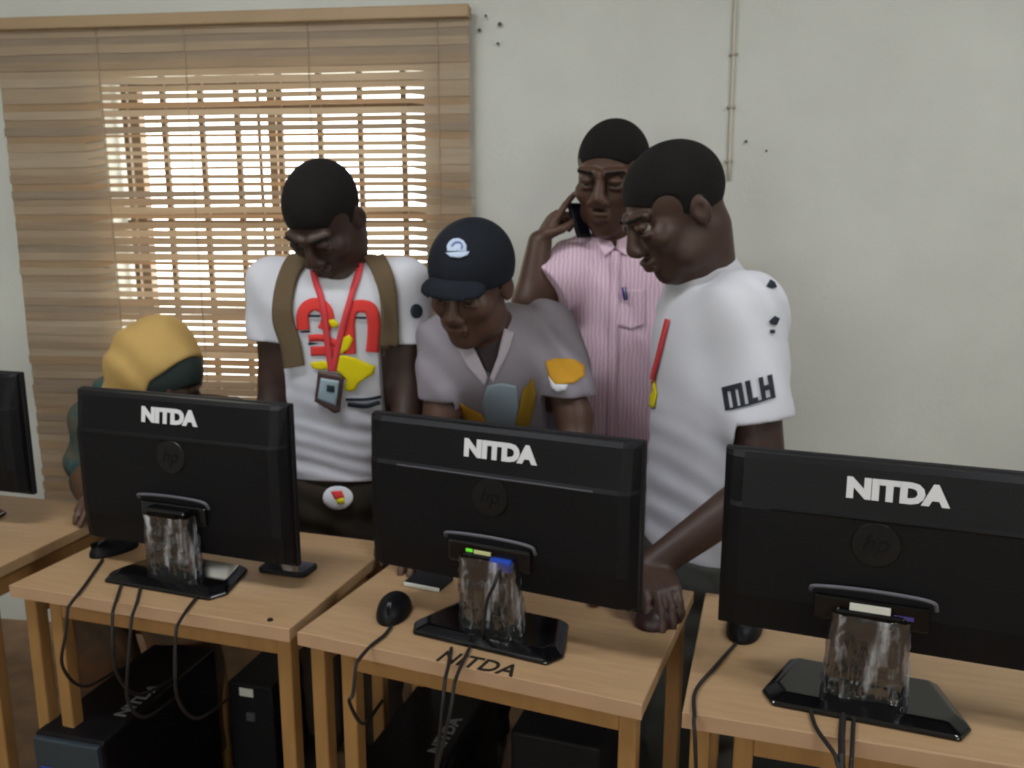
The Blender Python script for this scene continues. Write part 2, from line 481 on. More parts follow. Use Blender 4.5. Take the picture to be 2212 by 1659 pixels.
LEFT = [(60, 0), (150, 0.05), (172, .30), (190, .5), (215, .2), (245, .55), (262, .2), (275, .75), (300, .7), (325, .55), (350, .65), (392, .6), (402, 0), (438, 0), (450, .5), (463, .12), (535, .0), (550, .6), (590, .65), (615, .4), (640, .12), (690, .3), (760, .25), (900, .22), (1000, .05)]
RIGHT = [(60, 0), (110, .08), (150, .15), (165, .2), (178, .45), (200, .6), (225, .2), (238, .6), (252, .25), (270, .65), (300, .6), (320, .3), (345, .75), (365, .3), (390, .65), (420, .55), (450, .4), (475, .5), (495, .2), (510, .5), (545, .45), (580, .2), (700, .22), (900, .22), (1000, .05)]
z = 1.578; i = 0
pitch = 0.0252
while z > 0.03:
    ypx = 160 + (1.93 - (z + 0.5)) / 0.001486
    j = random.uniform(-.12, .12)
    ol = max(0, min(.78, 0.95 * prof(LEFT, ypx) + j * (prof(LEFT, ypx) > .02))); orr = max(0, min(.78, 0.95 * prof(RIGHT, ypx) + j * (prof(RIGHT, ypx) > .02)))
    hL = pitch * (1 - ol) + 0.0012; hR = pitch * (1 - orr) + 0.0012
    y0 = -0.003 + 0.0035 * (i % 2); e0 = random.uniform(-.004, .002); e1 = random.uniform(-.002, .004)
    c0 = blind.location.x
    xs = [-bx + e0, WX0 - c0 - .05, WX0 - c0 + .03, -.25, 0.02, .28, WX1 - c0 - .03, WX1 - c0 + .04, bx + e1]; V = []
    op = [.0, .02, ol, .75 * ol + .25 * orr, .5 * (ol + orr), .25 * ol + .75 * orr, orr, min(.3 * orr, .16), .05]  # slats shaped wider past the window, standing in for gaps without backlight
    for q, x in enumerate(xs):
        hh = pitch * (1 - op[q]) + .0014; zt = z + (random.uniform(-.002, .001) if 1 < q < 7 else 0)
        V += [(x, y0, zt), (x, y0 + .0025, zt), (x, y0 + .0035, zt - hh), (x, y0 + .001, zt - hh)]
    Fc = []
    for q in range(8):
        a = q * 4; b = a + 4; Fc += [(a, a + 1, b + 1, b), (a + 1, a + 2, b + 2, b + 1), (a + 2, a + 3, b + 3, b + 2), (a + 3, a, b, b + 3)]
    Fc += [(0, 3, 2, 1), (32, 33, 34, 35)]
    me = bpy.data.meshes.new('slat'); me.from_pydata(V, [], Fc); me.update()
    link('slat', me, random.choice(SLATM), blind)
    z -= pitch; i += 1
box('bottom_rail', (-bx, -0.006, 0.0), (bx, 0.012, 0.028), SLATM[1], blind)
for px in (245, 427, 683, 952):
    x = at(px, 500, BY)[0] - blind.location.x
    tube('lift_cord', [(x, -0.006, 1.58), (x, -0.006, 0.8), (x, -0.006, 0.01)], 0.0016, SLATM[2], blind, 6)

# ------------------------------------------------------------------ things on the wall
cab = empty('wall_cable', (0.325, 2.742, 1.60), label='thin grey cable clipped straight up the plain wall', cat='cable')
CONDM = mat('wall_cable_sheath', (196, 190, 176), 0.6, 0.3)
tube('cable_sheath', [(0.004, 0, 0), (0.0, 0, 0.5), (-0.002, 0, 1.3)], 0.0055, CONDM, cab, 8)
for py in (118, 232, 348):
    zz = at(1583, py, 2.742)[2] - 1.60
    box('cable_clip', (-0.011, -0.008, zz - .004), (0.013, 0.007, zz + .004), mat('clip', (160, 150, 136), 0.6), cab, 0.002)
NAILM = mat('nail_dark', (70, 66, 66), 0.6)
for (px, py), lab, r in (((1050, 35), 'small dark nail high beside the blind end, nearest the rail', .004), ((1080, 53), 'largest dark nail in the wall right of the blind', .0065), ((1036, 66), 'dark nail touching the upper right edge of the blind', .005), ((1076, 95), 'pale nail lowest of the cluster beside the blind', .0045), ((1611, 306), 'tiny dark nail just right of the wall cable', .0045), ((1655, 326), 'faint tiny nail further right of the wall cable', .003)):
    p = at(px, py, 2.745); bm = bmesh.new()
    bmesh.ops.create_cone(bm, cap_ends=True, segments=10, radius1=r * .5, radius2=r, depth=.012, matrix=Matrix.Translation(p) @ Matrix.Rotation(math.pi / 2, 4, 'X'))
    tag(link('nail', bm_mesh(bm, 'nail'), NAILM), lab, 'nail', 'nails in the plain wall')

# ------------------------------------------------------------------ ceiling lamps
for k, (lx, ly, lab) in enumerate(((-1.15, 0.95, 'twin tube fluorescent ceiling lamp over the left of the room'), (1.45, 0.95, 'twin tube fluorescent ceiling lamp over the right of the room'))):
    t = empty('ceiling_lamp', (lx, ly, ZC), label=lab, cat='lamp', group='fluorescent ceiling lamps')
    box('lamp_body', (-.6, -.08, -.06), (.6, .08, 0), mat('lamp_white', (230, 230, 230), .5), t, .01)
    for yy in (-.045, .045):
        tube('tube_lamp', [(-.57, yy, -.085), (.57, yy, -.085)], .013, mat('lamp_tube', (235, 244, 255), .4, emit=6), t, 10, False)
    a = area_light('lamp_light', (lx, ly, ZC - .11), (0, 0, 0), 1.15, .14, LAMP_W, (.93, .97, 1.0))

# ------------------------------------------------------------------ desks
DZ, DT = 0.74, 0.026


def desk(fx, fy, ang, w_, d_, label, grommet=False):
    r = empty('computer_desk', (fx, fy, 0), math.radians(ang), label, 'desk', 'pale wooden computer desks in a row')
    bm = bmesh.new(); bm_box(bm, (0, 0.003, DZ - DT), (w_, d_, DZ), .002)
    top = link('tabletop', bm_mesh(bm, 'tabletop'), WOOD, r)
    box('edge_band', (0, 0, DZ - DT), (w_, .003, DZ - .0005), WEDGE, top)
    g = .03
    for x, y in ((.012, .02), (.078, .02), (w_ - .012 - g, .02), (.012, d_ - .05), (w_ - .012 - g, d_ - .05)):
        box('leg', (x, y, 0), (x + g, y + g, DZ - DT), WLEG, r, .003)
    box('front_rail', (.108, .022, DZ - DT - .042), (w_ - .042, .04, DZ - DT - .014), WLEG, r, .002)
    box('back_rail', (.042, d_ - .045, DZ - DT - .05), (w_ - .042, d_ - .028, DZ - DT), WLEG, r, .002)
    for x in (.018, w_ - .034):
        box('side_rail', (x, .05, DZ - DT - .05), (x + .016, d_ - .05, DZ - DT), WLEG, r, .002)
        box('foot_stretcher', (x, .05, .10), (x + .018, d_ - .05, .14), WLEG, r, .002)
    if grommet:
        bm = bmesh.new(); bmesh.ops.create_cone(bm, cap_ends=True, segments=14, radius1=.006, radius2=.005, depth=.003, matrix=Matrix.Translation((grommet[0], grommet[1], DZ + .0015)))
        link('screw_cap', bm_mesh(bm, 'screw_cap'), STENCIL, top)
    return r


desk0 = desk(-1.985, 1.640, -7.0, .66, .46, 'pale wooden computer desk cut off at the left edge of the picture')
desk1 = desk(-1.238, 1.524, -10.2, .66, .45, 'pale wooden computer desk in front of the yellow headscarf', (.606, .022))
desk2 = desk(-.570, 1.400, -15.0, .645, .45, 'pale wooden computer desk with black stencilled letters near its front edge')
desk3 = desk(.114, 1.221, -10.0, .68, .45, 'pale wooden computer desk at the right, nearest the camera')
o = link('stencil_lettering', text_mesh('NITDA', .038, .0008, .012, shear=.12, width=.142), STENCIL, None)
o.parent = desk2; a = math.radians(15.0)
p = np.array([-.222, 1.328]) - np.array([-.570, 1.400]); o.location = (p[0] * math.cos(a) - p[1] * math.sin(a), p[0] * math.sin(a) + p[1] * math.cos(a), DZ + .0008)

# ------------------------------------------------------------------ monitors
MW, MH, MB = .53, .30, .085        # width, height, gap below


def monitor(x, y, ang, label, kind):
    r = empty('monitor', (x, y, DZ), math.radians(ang), label, 'monitor', 'black monitors seen from behind')
    h = MW / 2; t0 = MB if kind != 1 else .048; t1 = MB + MH; tb = MB + (.04 if kind != 1 else .028); cx = -.036 if kind == 3 else 0.0
    # back shell: profile in (y,z), bulged towards the camera, swept along x with tapered ends
    prof_ = [(.012, t0), (-.018, t0 + .012), (-.026, t0 + .07), (-.026, t1 - .085), (-.0215, t1 - .078), (-.012, t1 - .008), (-.004, t1), (.012, t1)]
    bm = bmesh.new(); rings = []
    for xx, s_ in ((-h, .35), (-h + .012, .8), (-h + .03, 1), (h - .03, 1), (h - .012, .8), (h, .35)):
        rings.append([bm.verts.new((xx, .012 + (a_ - .012) * s_, b_)) for a_, b_ in prof_])
    n = len(prof_)
    for A, B in zip(rings[:-1], rings[1:]):
        for k in range(n): bm.faces.new((A[k], A[(k + 1) % n], B[(k + 1) % n], B[k]))
    bm.faces.new(rings[0]); bm.faces.new(rings[-1][::-1])
    shell = link('back_shell', bm_mesh(bm, 'back_shell'), BLK, r)
    box('seam_line', (-h * .72, -.0285, t1 - .0845), (h * .72, -.0255, t1 - .0825), GREYP if kind == 2 else BLKG, shell)
    bez = box('bezel', (-h - .002, .012, t0 - .002), (h + .002, .026, t1 + .002), BLKM, r, .003)
    box('screen', (-h + .014, .0262, t0 + .02), (h - .014, .0272, t1 - .014), mat('display', (96, 120, 160), .2, emit=.5), bez)
    # lettering and round emblem
    L = link('lettering', text_mesh('NITDA', .033, .001, .065, width=.142), WHITEP, shell)
    sl = math.atan2(.0095, .07)
    L.matrix_local = Matrix.Translation(({0: 0, 1: -.004, 2: .016, 3: -.012}[kind], -.0173, t1 - .037)) @ Matrix.Rotation(math.pi / 2 - sl, 4, 'X')
    bm = bmesh.new(); bmesh.ops.create_cone(bm, cap_ends=True, segments=40, radius1=.036, radius2=.034, depth=.003, matrix=Matrix.Translation((cx, -.0272, MB + MH * .60)) @ Matrix.Rotation(math.pi / 2, 4, 'X'))
    em = link('emblem', bm_mesh(bm, 'emblem'), EMBL, shell)
    e2 = link('emblem_letters', text_mesh('hp', .036, .001, .01, shear=.3), BLK, shell)
    e2.matrix_local = Matrix.Translation((cx, -.029, MB + MH * .595)) @ Matrix.Rotation(math.pi / 2, 4, 'X')
    # port bay with raised lip
    box('port_bay', (-.082, -.034, tb + .012), (.082, -.024, tb + .052), BLKG, r, .004)
    lip = [(-.088, -.03, tb + .056), (-.078, -.036, tb + .066), (0, -.037, tb + .07), (.078, -.036, tb + .066), (.09, -.03, tb + .05)]
    tube('bay_lip', lip, .0032, GREYP, r, 8)
    if kind in (1, 3):
        box('paper_label', (-.03, -.0365, tb + .022), (.028, -.0335, tb + .046), LABELM, r, .001)
        if kind == 3: box('port_sticker', (.032, -.036, tb + .03), (.06, -.0335, tb + .036), mat('violet_sticker', (70, 60, 130), .5), r)
    if kind == 2:
        box('paper_label', (-.028, -.0365, tb + .03), (.006, -.0335, tb + .041), mat('yellowed_label', (205, 205, 150), .7), r, .001)
        box('power_led', (-.044, -.0365, tb + .036), (-.031, -.0335, tb + .041), mat('green_led', (90, 190, 40), .5, emit=1.0), r)
        pl = box('video_plug', (.008, -.05, tb + .012), (.05, -.034, tb + .036), mat('blue_plug', (24, 62, 168), .45, .4), r, .005)
        tube('plug_cable', [(.03, -.05, tb + .02), (.026, -.064, tb - .005), (.01, -.06, tb - .04), (.0, -.058, .02)], .0032, CABLEM, pl, 8)
    # stand: neck and glossy base
    nk = [(-.058, 0), (.058, 0), (.050, .15), (-.050, .15)]
    M_ = Matrix.Translation((0, -.012, .012)) @ Matrix.Rotation(math.radians(96), 4, 'X')
    prism('neck', nk, -.012, .012, BLKG, r, .005, M_)
    bs = [(-.115, .070), (-.150, -.045), (-.132, -.080), (.132, -.080), (.150, -.045), (.115, .070)]
    bm = bmesh.new()
    lo = [bm.verts.new((a_, b_, 0)) for a_, b_ in bs]; md = [bm.verts.new((a_, b_, .007)) for a_, b_ in bs]
    hi = [bm.verts.new((a_ * .86, b_ * .80 + .008, .016)) for a_, b_ in bs]
    bm.faces.new(lo[::-1]); bm.faces.new(hi)
    for A, B in ((lo, md), (md, hi)):
        for k in range(6): bm.faces.new((A[k], A[(k + 1) % 6], B[(k + 1) % 6], B[k]))
    bmesh.ops.bevel(bm, geom=list(bm.edges), offset=.004, segments=3, affect='EDGES', profile=.5)
    link('stand_base', bm_mesh(bm, 'stand_base'), BLKG, r)
    # crumpled clear film left on the neck
    rings = []; bm = bmesh.new(); nz, na = 15, 28
    rg = random.Random(ang)
    for q in range(nz):
        tz = q / (nz - 1); zz = .016 + tz * (.140 if kind != 1 else .132); wx = .064 - .008 * tz; cy = -.018 - .012 * tz * (1 if kind != 1 else .5); row = []
        for k in range(na):
            an = 2 * math.pi * k / na; c_, s_ = math.cos(an), math.sin(an)
            ex = abs(c_) ** .5 * (1 if c_ > 0 else -1); ey = abs(s_) ** .5 * (1 if s_ > 0 else -1)
            row.append(bm.verts.new((wx * ex + rg.uniform(-.0022, .0022), cy + .024 * ey + rg.uniform(-.003, .003), zz + rg.uniform(-.002, .002))))
        rings.append(row)
    for A, B in zip(rings[:-1], rings[1:]):
        for k in range(na): bm.faces.new((A[k], A[(k + 1) % na], B[(k + 1) % na], B[k]))
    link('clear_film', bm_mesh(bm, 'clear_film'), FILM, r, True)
    if cx:
        for o_ in r.children:
            if o_.name.split('.')[0] in ('port_bay', 'bay_lip', 'paper_label', 'port_sticker', 'neck', 'stand_base', 'clear_film'): o_.location.x += cx
    if kind == 1:
        for o_ in r.children:
            if o_.name.split('.')[0] in ('neck', 'stand_base', 'clear_film'): o_.location.y -= .02
    return r


mon0 = monitor(-1.668, 1.872, -9.0, 'black monitor cut off at the left edge of the picture', 0)
mon1 = monitor(-.898, 1.628, -12.5, 'black monitor with white letters in front of the yellow headscarf', 1)
mon2 = monitor(-.206, 1.450, -18.0, 'black monitor with a blue video plug in the middle of the row', 2)
mon3 = monitor(.436, 1.292, -14.0, 'black monitor with white letters at the right edge of the picture', 3)
# ------------------------------------------------------------------ small things on and under the desks
def mouse(x, y, ang, label, s=1.0, m=BLK, z=DZ):
    r = empty('computer_mouse', (x, y, z), math.radians(ang), label, 'mouse', 'black computer mice')
    F = Field((-.045, -.07, -.004), (.045, .07, .05), .0025)
    F.ell((0, 0, .004), (.031 * s, .054 * s, .031 * s), k=0); F.ell((0, -.02 * s, .006), (.029 * s, .036 * s, .026 * s), k=.012)
    F.cut((0, 0, 0), (0, 0, -1)); b = F.build('mouse_shell', m, r)
    box('button_seam', (-.0012, .008 * s, .022 * s), (.0012, .05 * s, .034 * s), EMBL, b)
    bm = bmesh.new(); bmesh.ops.create_cone(bm, cap_ends=True, segments=14, radius1=.009 * s, radius2=.009 * s, depth=.007, matrix=Matrix.Translation((0, .026 * s, .0265 * s)) @ Matrix.Rotation(math.pi / 2, 4, 'Y'))
    link('scroll_wheel', bm_mesh(bm, 'scroll_wheel'), GREYP, r)
    return r


mouse(-.413, 1.492, 182, 'black computer mouse beside the middle stand base, cord hanging off the desk')
mouse(-1.128, 1.722, 150, 'black computer mouse under the lower left corner of the left monitor')
mouse(.245, 1.500, 165, 'black computer mouse under the lower left corner of the right monitor')
mouse_hand = mouse(.098, 1.535, -35, 'dark computer mouse under the hand of the man bending over', 1.15, mat('maroon_plastic', (40, 16, 20), .4))

t = empty('mobile_phone', (-.692, 1.668, DZ), math.radians(-10), 'black mobile phone lying beside the left stand base', 'phone')
prism('phone_case', rrect(.058, .032, .014), 0, .011, BLKM, t, .003); prism('phone_glass', rrect(.053, .028, .011), .011, .0118, mat('phone_glass', (16, 20, 34), .08), t)
t = empty('power_bank', (-.376, 1.638, DZ), math.radians(-16), 'flat black gadget with a white front edge beside the middle mouse', 'gadget')
box('case', (-.042, -.030, 0), (.042, .034, .011), BLKM, t, .003); box('white_edge', (-.041, -.0325, .001), (.041, -.029, .009), LABELM, t, .001)
F = Field((-.02, -.02, -.004), (.02, .02, .03), .0025); F.ell((0, 0, .008), (.012, .010, .010), k=0); F.cut((0, 0, 0), (0, 0, -1))
b = F.build('bottle_cap', mat('brown_cap', (86, 48, 30), .6)); b.location = (-.03, 1.572, DZ)
tag(b, 'small brown cap lying under the middle monitor', 'cap')


def tower(x, y, ang, label, text=True, wd=.17, dp=.42, h=.42):
    r = empty('computer_tower', (x, y, 0), math.radians(ang), label, 'computer', 'black computer towers under the desks')
    c = box('case', (0, .012, .008), (wd, dp, h), BLK, r, .006)
    bm = bmesh.new(); bm_box(bm, (.006, 0, .014), (wd - .006, .014, h - .006), .003); bk = link('rear_panel', bm_mesh(bm, 'rear_panel'), mat('steel_panel', (70, 84, 96), .35, .5, metal=.6), r)
    for k in range(4): box('card_slot', (.02, -.002, .05 + k * .022), (wd - .05, .001, .062 + k * .022), METAL, bk)
    for k in range(3): box('port', (.02 + k * .04, -.003, h - .09), (.05 + k * .04, .001, h - .07), [mat('port_blue', (40, 60, 150), .5), METAL, BLKG][k], bk)
    for xx in (.02, wd - .04):
        for yy in (.04, dp - .06): box('foot', (xx, yy, 0), (xx + .02, yy + .02, .009), BLKM, r)
    if text:
        L = link('lettering', text_mesh('NITDA', .030, .0008, .03, width=.13), mat('faded_print', (128, 130, 138), .7), c)
        L.matrix_local = Matrix.Translation((wd - .035, .17, h + .0004)) @ Matrix.Rotation(math.pi / 2, 4, 'Z')
    return r


tower(-1.205, 1.492, -7, 'black computer tower under the left desk, glossy rear panel showing')
tower(-.500, 1.455, -10, 'black computer tower under the middle desk with faded letters on top')
tower(.200, 1.270, -9, 'black computer tower under the right desk')


def ups(x, y, ang, label, s=(.13, .26, .30)):
    r = empty('power_backup', (x, y, 0), math.radians(ang), label, 'power backup', 'black power backup boxes')
    box('case', (-s[0] / 2, -s[1] / 2, 0), (s[0] / 2, s[1] / 2, s[2]), BLKM, r, .006)
    if s[2] < .35: box('front_label', (-.03, -s[1] / 2 - .001, s[2] - .035), (.01, -s[1] / 2 + .001, s[2] - .012), LABELM, r)
    box('switch', (-.012, -s[1] / 2 - .006, s[2] * .66), (.012, -s[1] / 2 + .001, s[2] * .74), GREYP, r, .002)
    return r


ups(-.905, 2.06, -8, 'narrow black box on the floor behind the left desk')
ups(-.085, 1.755, -12, 'wide black box on the floor under the middle desk', (.20, .24, .40))


def cable(pts, label, r=.0032, cat='cable'):
    return tag(tube('cable', pts, r, CABLEM), label, cat, 'dark cables hanging off the desks')


def cpath(pxs, edge_drop, dx=0.0, z=DZ + .0045):
    """cable lying on the desk through pixel points, then over the front edge and down"""
    P = [onz(a, b, z) for a, b in pxs]; e = P[-1]
    d = nrm(P[-1] - P[-2]) if len(P) > 1 else np.array([0, -1, 0]); d[2] = 0
    P += [e + d * .012 + np.array([0, 0, -.006]), e + d * .02 + np.array([dx * .2, -.004, -.05]), e + d * .02 + np.array([dx, 0.0, -edge_drop]), e + np.array([dx * 1.5, .06, -edge_drop - .09]), e + np.array([dx * 2, .20, -edge_drop - .13])]
    return P


cable(cpath([(222, 1208), (185, 1262), (150, 1308)], .12, -.02), 'thin dark mouse cord at the left end of the left desk')
cable(cpath([(262, 1262), (250, 1300), (244, 1322)], .12, .0), 'faint dark cable second from the left on the left desk')
cable(cpath([(305, 1262), (296, 1300), (285, 1332)], .16, -.02), 'dark cable hanging straight from the left stand base')
cable(cpath([(425, 1290), (402, 1320), (384, 1350)], .14, -.005), 'dark cable nearest the right corner of the left stand base')
cable(cpath([(846, 1352), (830, 1372), (800, 1396), (775, 1425)], .07, -.01), 'thin mouse cord hanging off the middle desk')
cable(cpath([(975, 1400), (968, 1440), (962, 1465)], .16, -.015), 'dark cable hanging over the stencilled letters, left of a pair')
cable(cpath([(1015, 1398), (995, 1440), (983, 1472)], .16, -.03), 'dark cable hanging over the stencilled letters, right of a pair')
cable(cpath([(1590, 1390), (1545, 1440), (1503, 1492), (1500, 1545)], .30, .02), 'thin mouse cord bent across the left end of the right desk')
cable(cpath([(1822, 1535), (1818, 1590), (1818, 1626)], .30, .01), 'thick dark cable straight below the right stand base', .005)
cable(cpath([(1748, 1520), (1762, 1570), (1800, 1625)], .30, .04), 'faint curved cable left of the thick cable on the right desk')
cable(cpath([(1845, 1540), (1842, 1590), (1840, 1634)], .30, .0), 'thin dark cable right of the thick cable on the right desk')

# ------------------------------------------------------------------ people
SKIN = mat('skin_brown', (66, 46, 37), .5, .4, var=.15, vscale=7, bump=.04, bscale=120)
SKIN2 = mat('skin_deep_brown', (62, 43, 35), .5, .4, var=.15, vscale=7, bump=.04, bscale=120)
SKIN3 = mat('skin_warm_brown', (82, 57, 44), .5, .4, var=.15, vscale=7, bump=.04, bscale=120)
HAIR = mat('short_black_hair', (25, 22, 21), .85, .2, bump=.5, bscale=420)
EYEW = mat('eye_white', (104, 94, 84), .3); EYEI = mat('eye_iris', (24, 14, 10), .15)
TEE = mat('white_cotton', (204, 204, 212), .85, .2, bump=.12, bscale=26)
RED = mat('red_print', (214, 62, 58), .75, .2); YEL = mat('yellow_print', (222, 204, 20), .75, .2); INK = mat('dark_print', (44, 52, 62), .8, .2)
SHOE = mat('dark_shoe', (30, 26, 24), .5)


class Head:
    def __init__(s, c, R, sc=1.0): s.c = np.array(c, float); s.R = R; s.s = sc

    def p(s, x, y, z): return s.c + s.R @ (np.array([x, y, z]) * s.s)

    def r(s, *v): return tuple(q * s.s for q in v)


def add_head(F, H, neck, neck_r=.056):
    e = lambda c, r, k=.015, op='u': F.ell(H.p(*c), H.r(*r), H.R, k, op)
    e((0, .014, .034), (.074, .094, .084), .02); e((0, -.026, -.045), (.057, .060, .076), .03); e((0, -.058, -.098), (.027, .022, .020), .025)
    for s_ in (-1, 1):
        e((s_ * .040, -.056, -.022), (.026, .024, .024), .02); e((s_ * .046, -.01, -.075), (.02, .035, .028), .025)
        F.cap(H.p(s_ * .012, -.088, .024), H.p(s_ * .048, -.072, .026), .010 * H.s, .008 * H.s, .012)
        e((s_ * .032, -.094, .004), (.018, .013, .010), .010, 's')
        e((s_ * .032, -.0830, .0085), (.0165, .0115, .0085), .003); e((s_ * .032, -.0805, -.0065), (.016, .010, .0055), .003)
        e((s_ * .0145, -.097, -.036), (.011, .012, .009), .006)
        R2 = H.R @ rot(s_ * -20, 0, 0)
        F.ell(H.p(s_ * .074, .016, -.008), H.r(.009, .018, .028), R2, .008); F.ell(H.p(s_ * .081, .010, -.002), H.r(.005, .009, .014), R2, .004, 's')
    F.cap(H.p(0, -.088, .010), H.p(0, -.101, -.027), .0085 * H.s, .0150 * H.s, .014)
    e((0, -.089, -.060), (.026, .012, .0075), .007); e((0, -.087, -.072), (.022, .011, .0085), .007)
    F.cap(H.p(-.018, -.0995, -.0662), H.p(.018, -.0995, -.0662), .0020, .0020, .003, 's')
    F.cap(H.p(0, .022, -.055), neck, neck_r * H.s, (neck_r + .004) * H.s, .025)


def add_hair(H, parent, h=.004, front=.055, m=HAIR, thick=.003):
    g = .15 * H.s; F = Field(H.c - g, H.c + g, h)
    F.ell(H.p(0, .014, .036), H.r(.074 + thick, .094 + thick, .084 + thick), H.R, 0)
    n = np.array([0, .579, .815]); F.cut(H.p(0, -.09, front), -(H.R @ n))
    for s_ in (-1, 1): F.ell(H.p(s_ * .085, -.045, .012), H.r(.045, .035, .040), H.R, .006, 's')
    for s_ in (-1, 1): F.cap(H.p(s_ * .016, -.098, .025), H.p(s_ * .05, -.081, .027), .0045, .004, .003)
    return F.build('hair', m, parent)


def add_eyes(H, parent):
    for s_ in (-1, 1):
        bm = bmesh.new(); bmesh.ops.create_uvsphere(bm, u_segments=14, v_segments=10, radius=.0125 * H.s)
        for v in bm.verts: v.co = Vector(H.p(s_ * .032, -.0750, .000)) + v.co
        e = link('eye', bm_mesh(bm, 'eye'), EYEW, parent, True)
        bm = bmesh.new(); bmesh.ops.create_uvsphere(bm, u_segments=12, v_segments=8, radius=.0065 * H.s)
        for v in bm.verts: v.co = Vector(H.p(s_ * .032, -.0825, -.001)) + v.co
        link('iris', bm_mesh(bm, 'iris'), EYEI, e, True)


def add_hand(F, W, d, n, side=1, curl=(25, 25, 25, 25), s=1.0, thumb=.4):
    W = np.array(W, float); d = nrm(d); n = nrm(n - d * np.dot(n, d)); u = np.cross(d, n) * side
    off = (.030, .010, -.010, -.028); ln = (.072, .080, .074, .056)
    F.ell(W + d * .045 * s, (.038 * s, .050 * s, .016 * s), np.stack([u, d, n], 1), .012)
    for i in range(4):
        k = W + (d * (.088 - .006 * abs(i - 1)) + u * off[i]) * s; F.cap(W + (d * .01 + u * off[i] * .6) * s, k, .013 * s, .0115 * s, .008)
        a = 0; p = k
        for q, f in enumerate((.45, .31, .24)):
            a += math.radians(curl[i]) * (1, 1.1, .8)[q]; v = d * math.cos(a) + n * math.sin(a) + u * off[i] * 1.2 * (1 if curl[i] < 30 else 0)
            p2 = p + nrm(v) * ln[i] * f * s; F.cap(p, p2, (.0098 - .0008 * q) * s, (.0090 - .0008 * q) * s, .003); p = p2
    b = W + (d * .022 + u * .026) * s; v1 = nrm(d * .7 + u * .65 + n * thumb); m1 = b + v1 * .044 * s
    F.cap(b, m1, .0145 * s, .0115 * s, .008); F.cap(m1, m1 + nrm(d * .9 + u * .1 + n * thumb) * .034 * s, .0112 * s, .0092 * s, .004)


def lerp(a, b, t): return np.array(a) * (1 - t) + np.array(b) * t


def add_torso(F, shL, shR, hipL, hipR, r0, r1, rs=.062, k=.05, ins=.24):
    a = lerp(shL, shR, ins); b = lerp(shL, shR, 1 - ins); dn = np.array([0, 0, -.055])
    F.cap(shL, shR, rs, rs, k); F.cap(a + dn, hipL, r0, r1, k); F.cap(b + dn, hipR, r0, r1, k); F.cap(lerp(a, b, .5) + dn, lerp(hipL, hipR, .5), r0, r1, k)


def box_of(pts, m):
    P = np.array(pts); return P.min(0) - m, P.max(0) + m


def trousers(root, hipL, hipR, footL, footR, m, top_cut, r=.10, kneef=0.0, h=.008, name='trousers'):
    pts = [hipL, hipR, footL, footR]; lo, hi = box_of(pts, .16); lo[2] = .03; F = Field(lo, hi, h)
    F.cap(hipL, hipR, r, r, .04)
    for hp, ft in ((hipL, footL), (hipR, footR)):
        kn = lerp(hp, ft, .5) + np.array([0, kneef, 0]); F.chain([hp, kn, np.array(ft) + [0, 0, .07]], [r * .92, r * .66, r * .56], .03)
    F.cut((0, 0, top_cut), (0, 0, 1)); F.cut((0, 0, .07), (0, 0, -1)); F.ripple(.003, (0, 15, 70), wob=2.0)
    return F.build(name, m, root)


def shoes(root, feet, d, m=SHOE):
    d = nrm(d); R = np.stack([np.cross(d, [0, 0, 1]), d, [0, 0, 1]], 1)
    for f in feet:
        f = np.array(f, float); c = f + d * .05; F = Field(c - .19, c + .19, .007)
        F.ell(c + [0, 0, .035], (.047, .135, .038), R, .01); F.cap(f + [0, 0, .05], f + [0, 0, .10], .045, .042, .03); F.ell(c + d * .05 + [0, 0, .03], (.046, .075, .034), R, .02)
        F.cut((0, 0, .001), (0, 0, -1)); F.build('shoe', m, root)


def person(label, loc): return empty('person', (0, 0, 0), 0, label, 'person')


# ---------- B: standing man, white T-shirt with red digits, head bowed
pb = person('standing person in a white printed T-shirt with olive straps, head bowed', None)
H = Head(at(702, 474, 1.96), rot(-12, 44, 0), 1.08)
shL, shR = at(592, 616, 2.03), at(872, 618, 2.03); elL, elR = at(598, 815, 2.05), at(882, 830, 2.03)
wrL, wrR = np.array([-.86, 1.90, .81]), np.array([-.49, 1.87, .81]); nk = at(718, 596, 2.04)
hL, hR = at(682, 1045, 2.09), at(795, 1045, 2.09)
F = Field(*box_of([H.c, wrL, wrR, shL, shR, elL, elR], .19), .005)
add_head(F, H, nk); add_torso(F, shL, shR, lerp(shL, hL, .5), lerp(shR, hR, .5), .08, .07, .05); F.cap(H.p(0, .02, -.05), nk + [0, .02, -.03], .06, .07, .03)
for s_, e_, w_ in ((shL, elL, wrL), (shR, elR, wrR)): F.chain([s_, e_, w_], [.052, .042, .029], .02)
add_hand(F, wrL, (.02, -.9, -.35), (0, -.3, -1), -1, (12, 12, 12, 14)); add_hand(F, wrR, (-.02, -.9, -.35), (0, -.3, -1), 1, (12, 12, 12, 14))
body = F.build('body', SKIN2, pb); add_hair(H, pb); add_eyes(H, pb)
F = Field(*box_of([shL, shR, hL, hR], .17), .005); add_torso(F, shL, shR, hL, hR, .100, .098, .060, .05)
F.cap(shL, lerp(shL, elL, .62), .066, .071, .03); F.cap(shR, lerp(shR, elR, .60), .066, .071, .03)
F.cap(nk + [0, 0, -.05], nk + [0, .02, .02], .082, .074, .04)
F.cut(at(583, 728, 1.97), (-.02, 0, -1)) if False else None
zc = at(583, 728, 2.05)[2]
F.ripple(.0015, (6, 10, 150), .80, 1.03, 2.8, (14, 9, 5)); F.ripple(.0018, (25, 10, 90), .80, 1.1, 2.6, (9, 14, 21)); F.ripple(.0025, (60, 20, 25), 1.0, 1.4, 2.0)
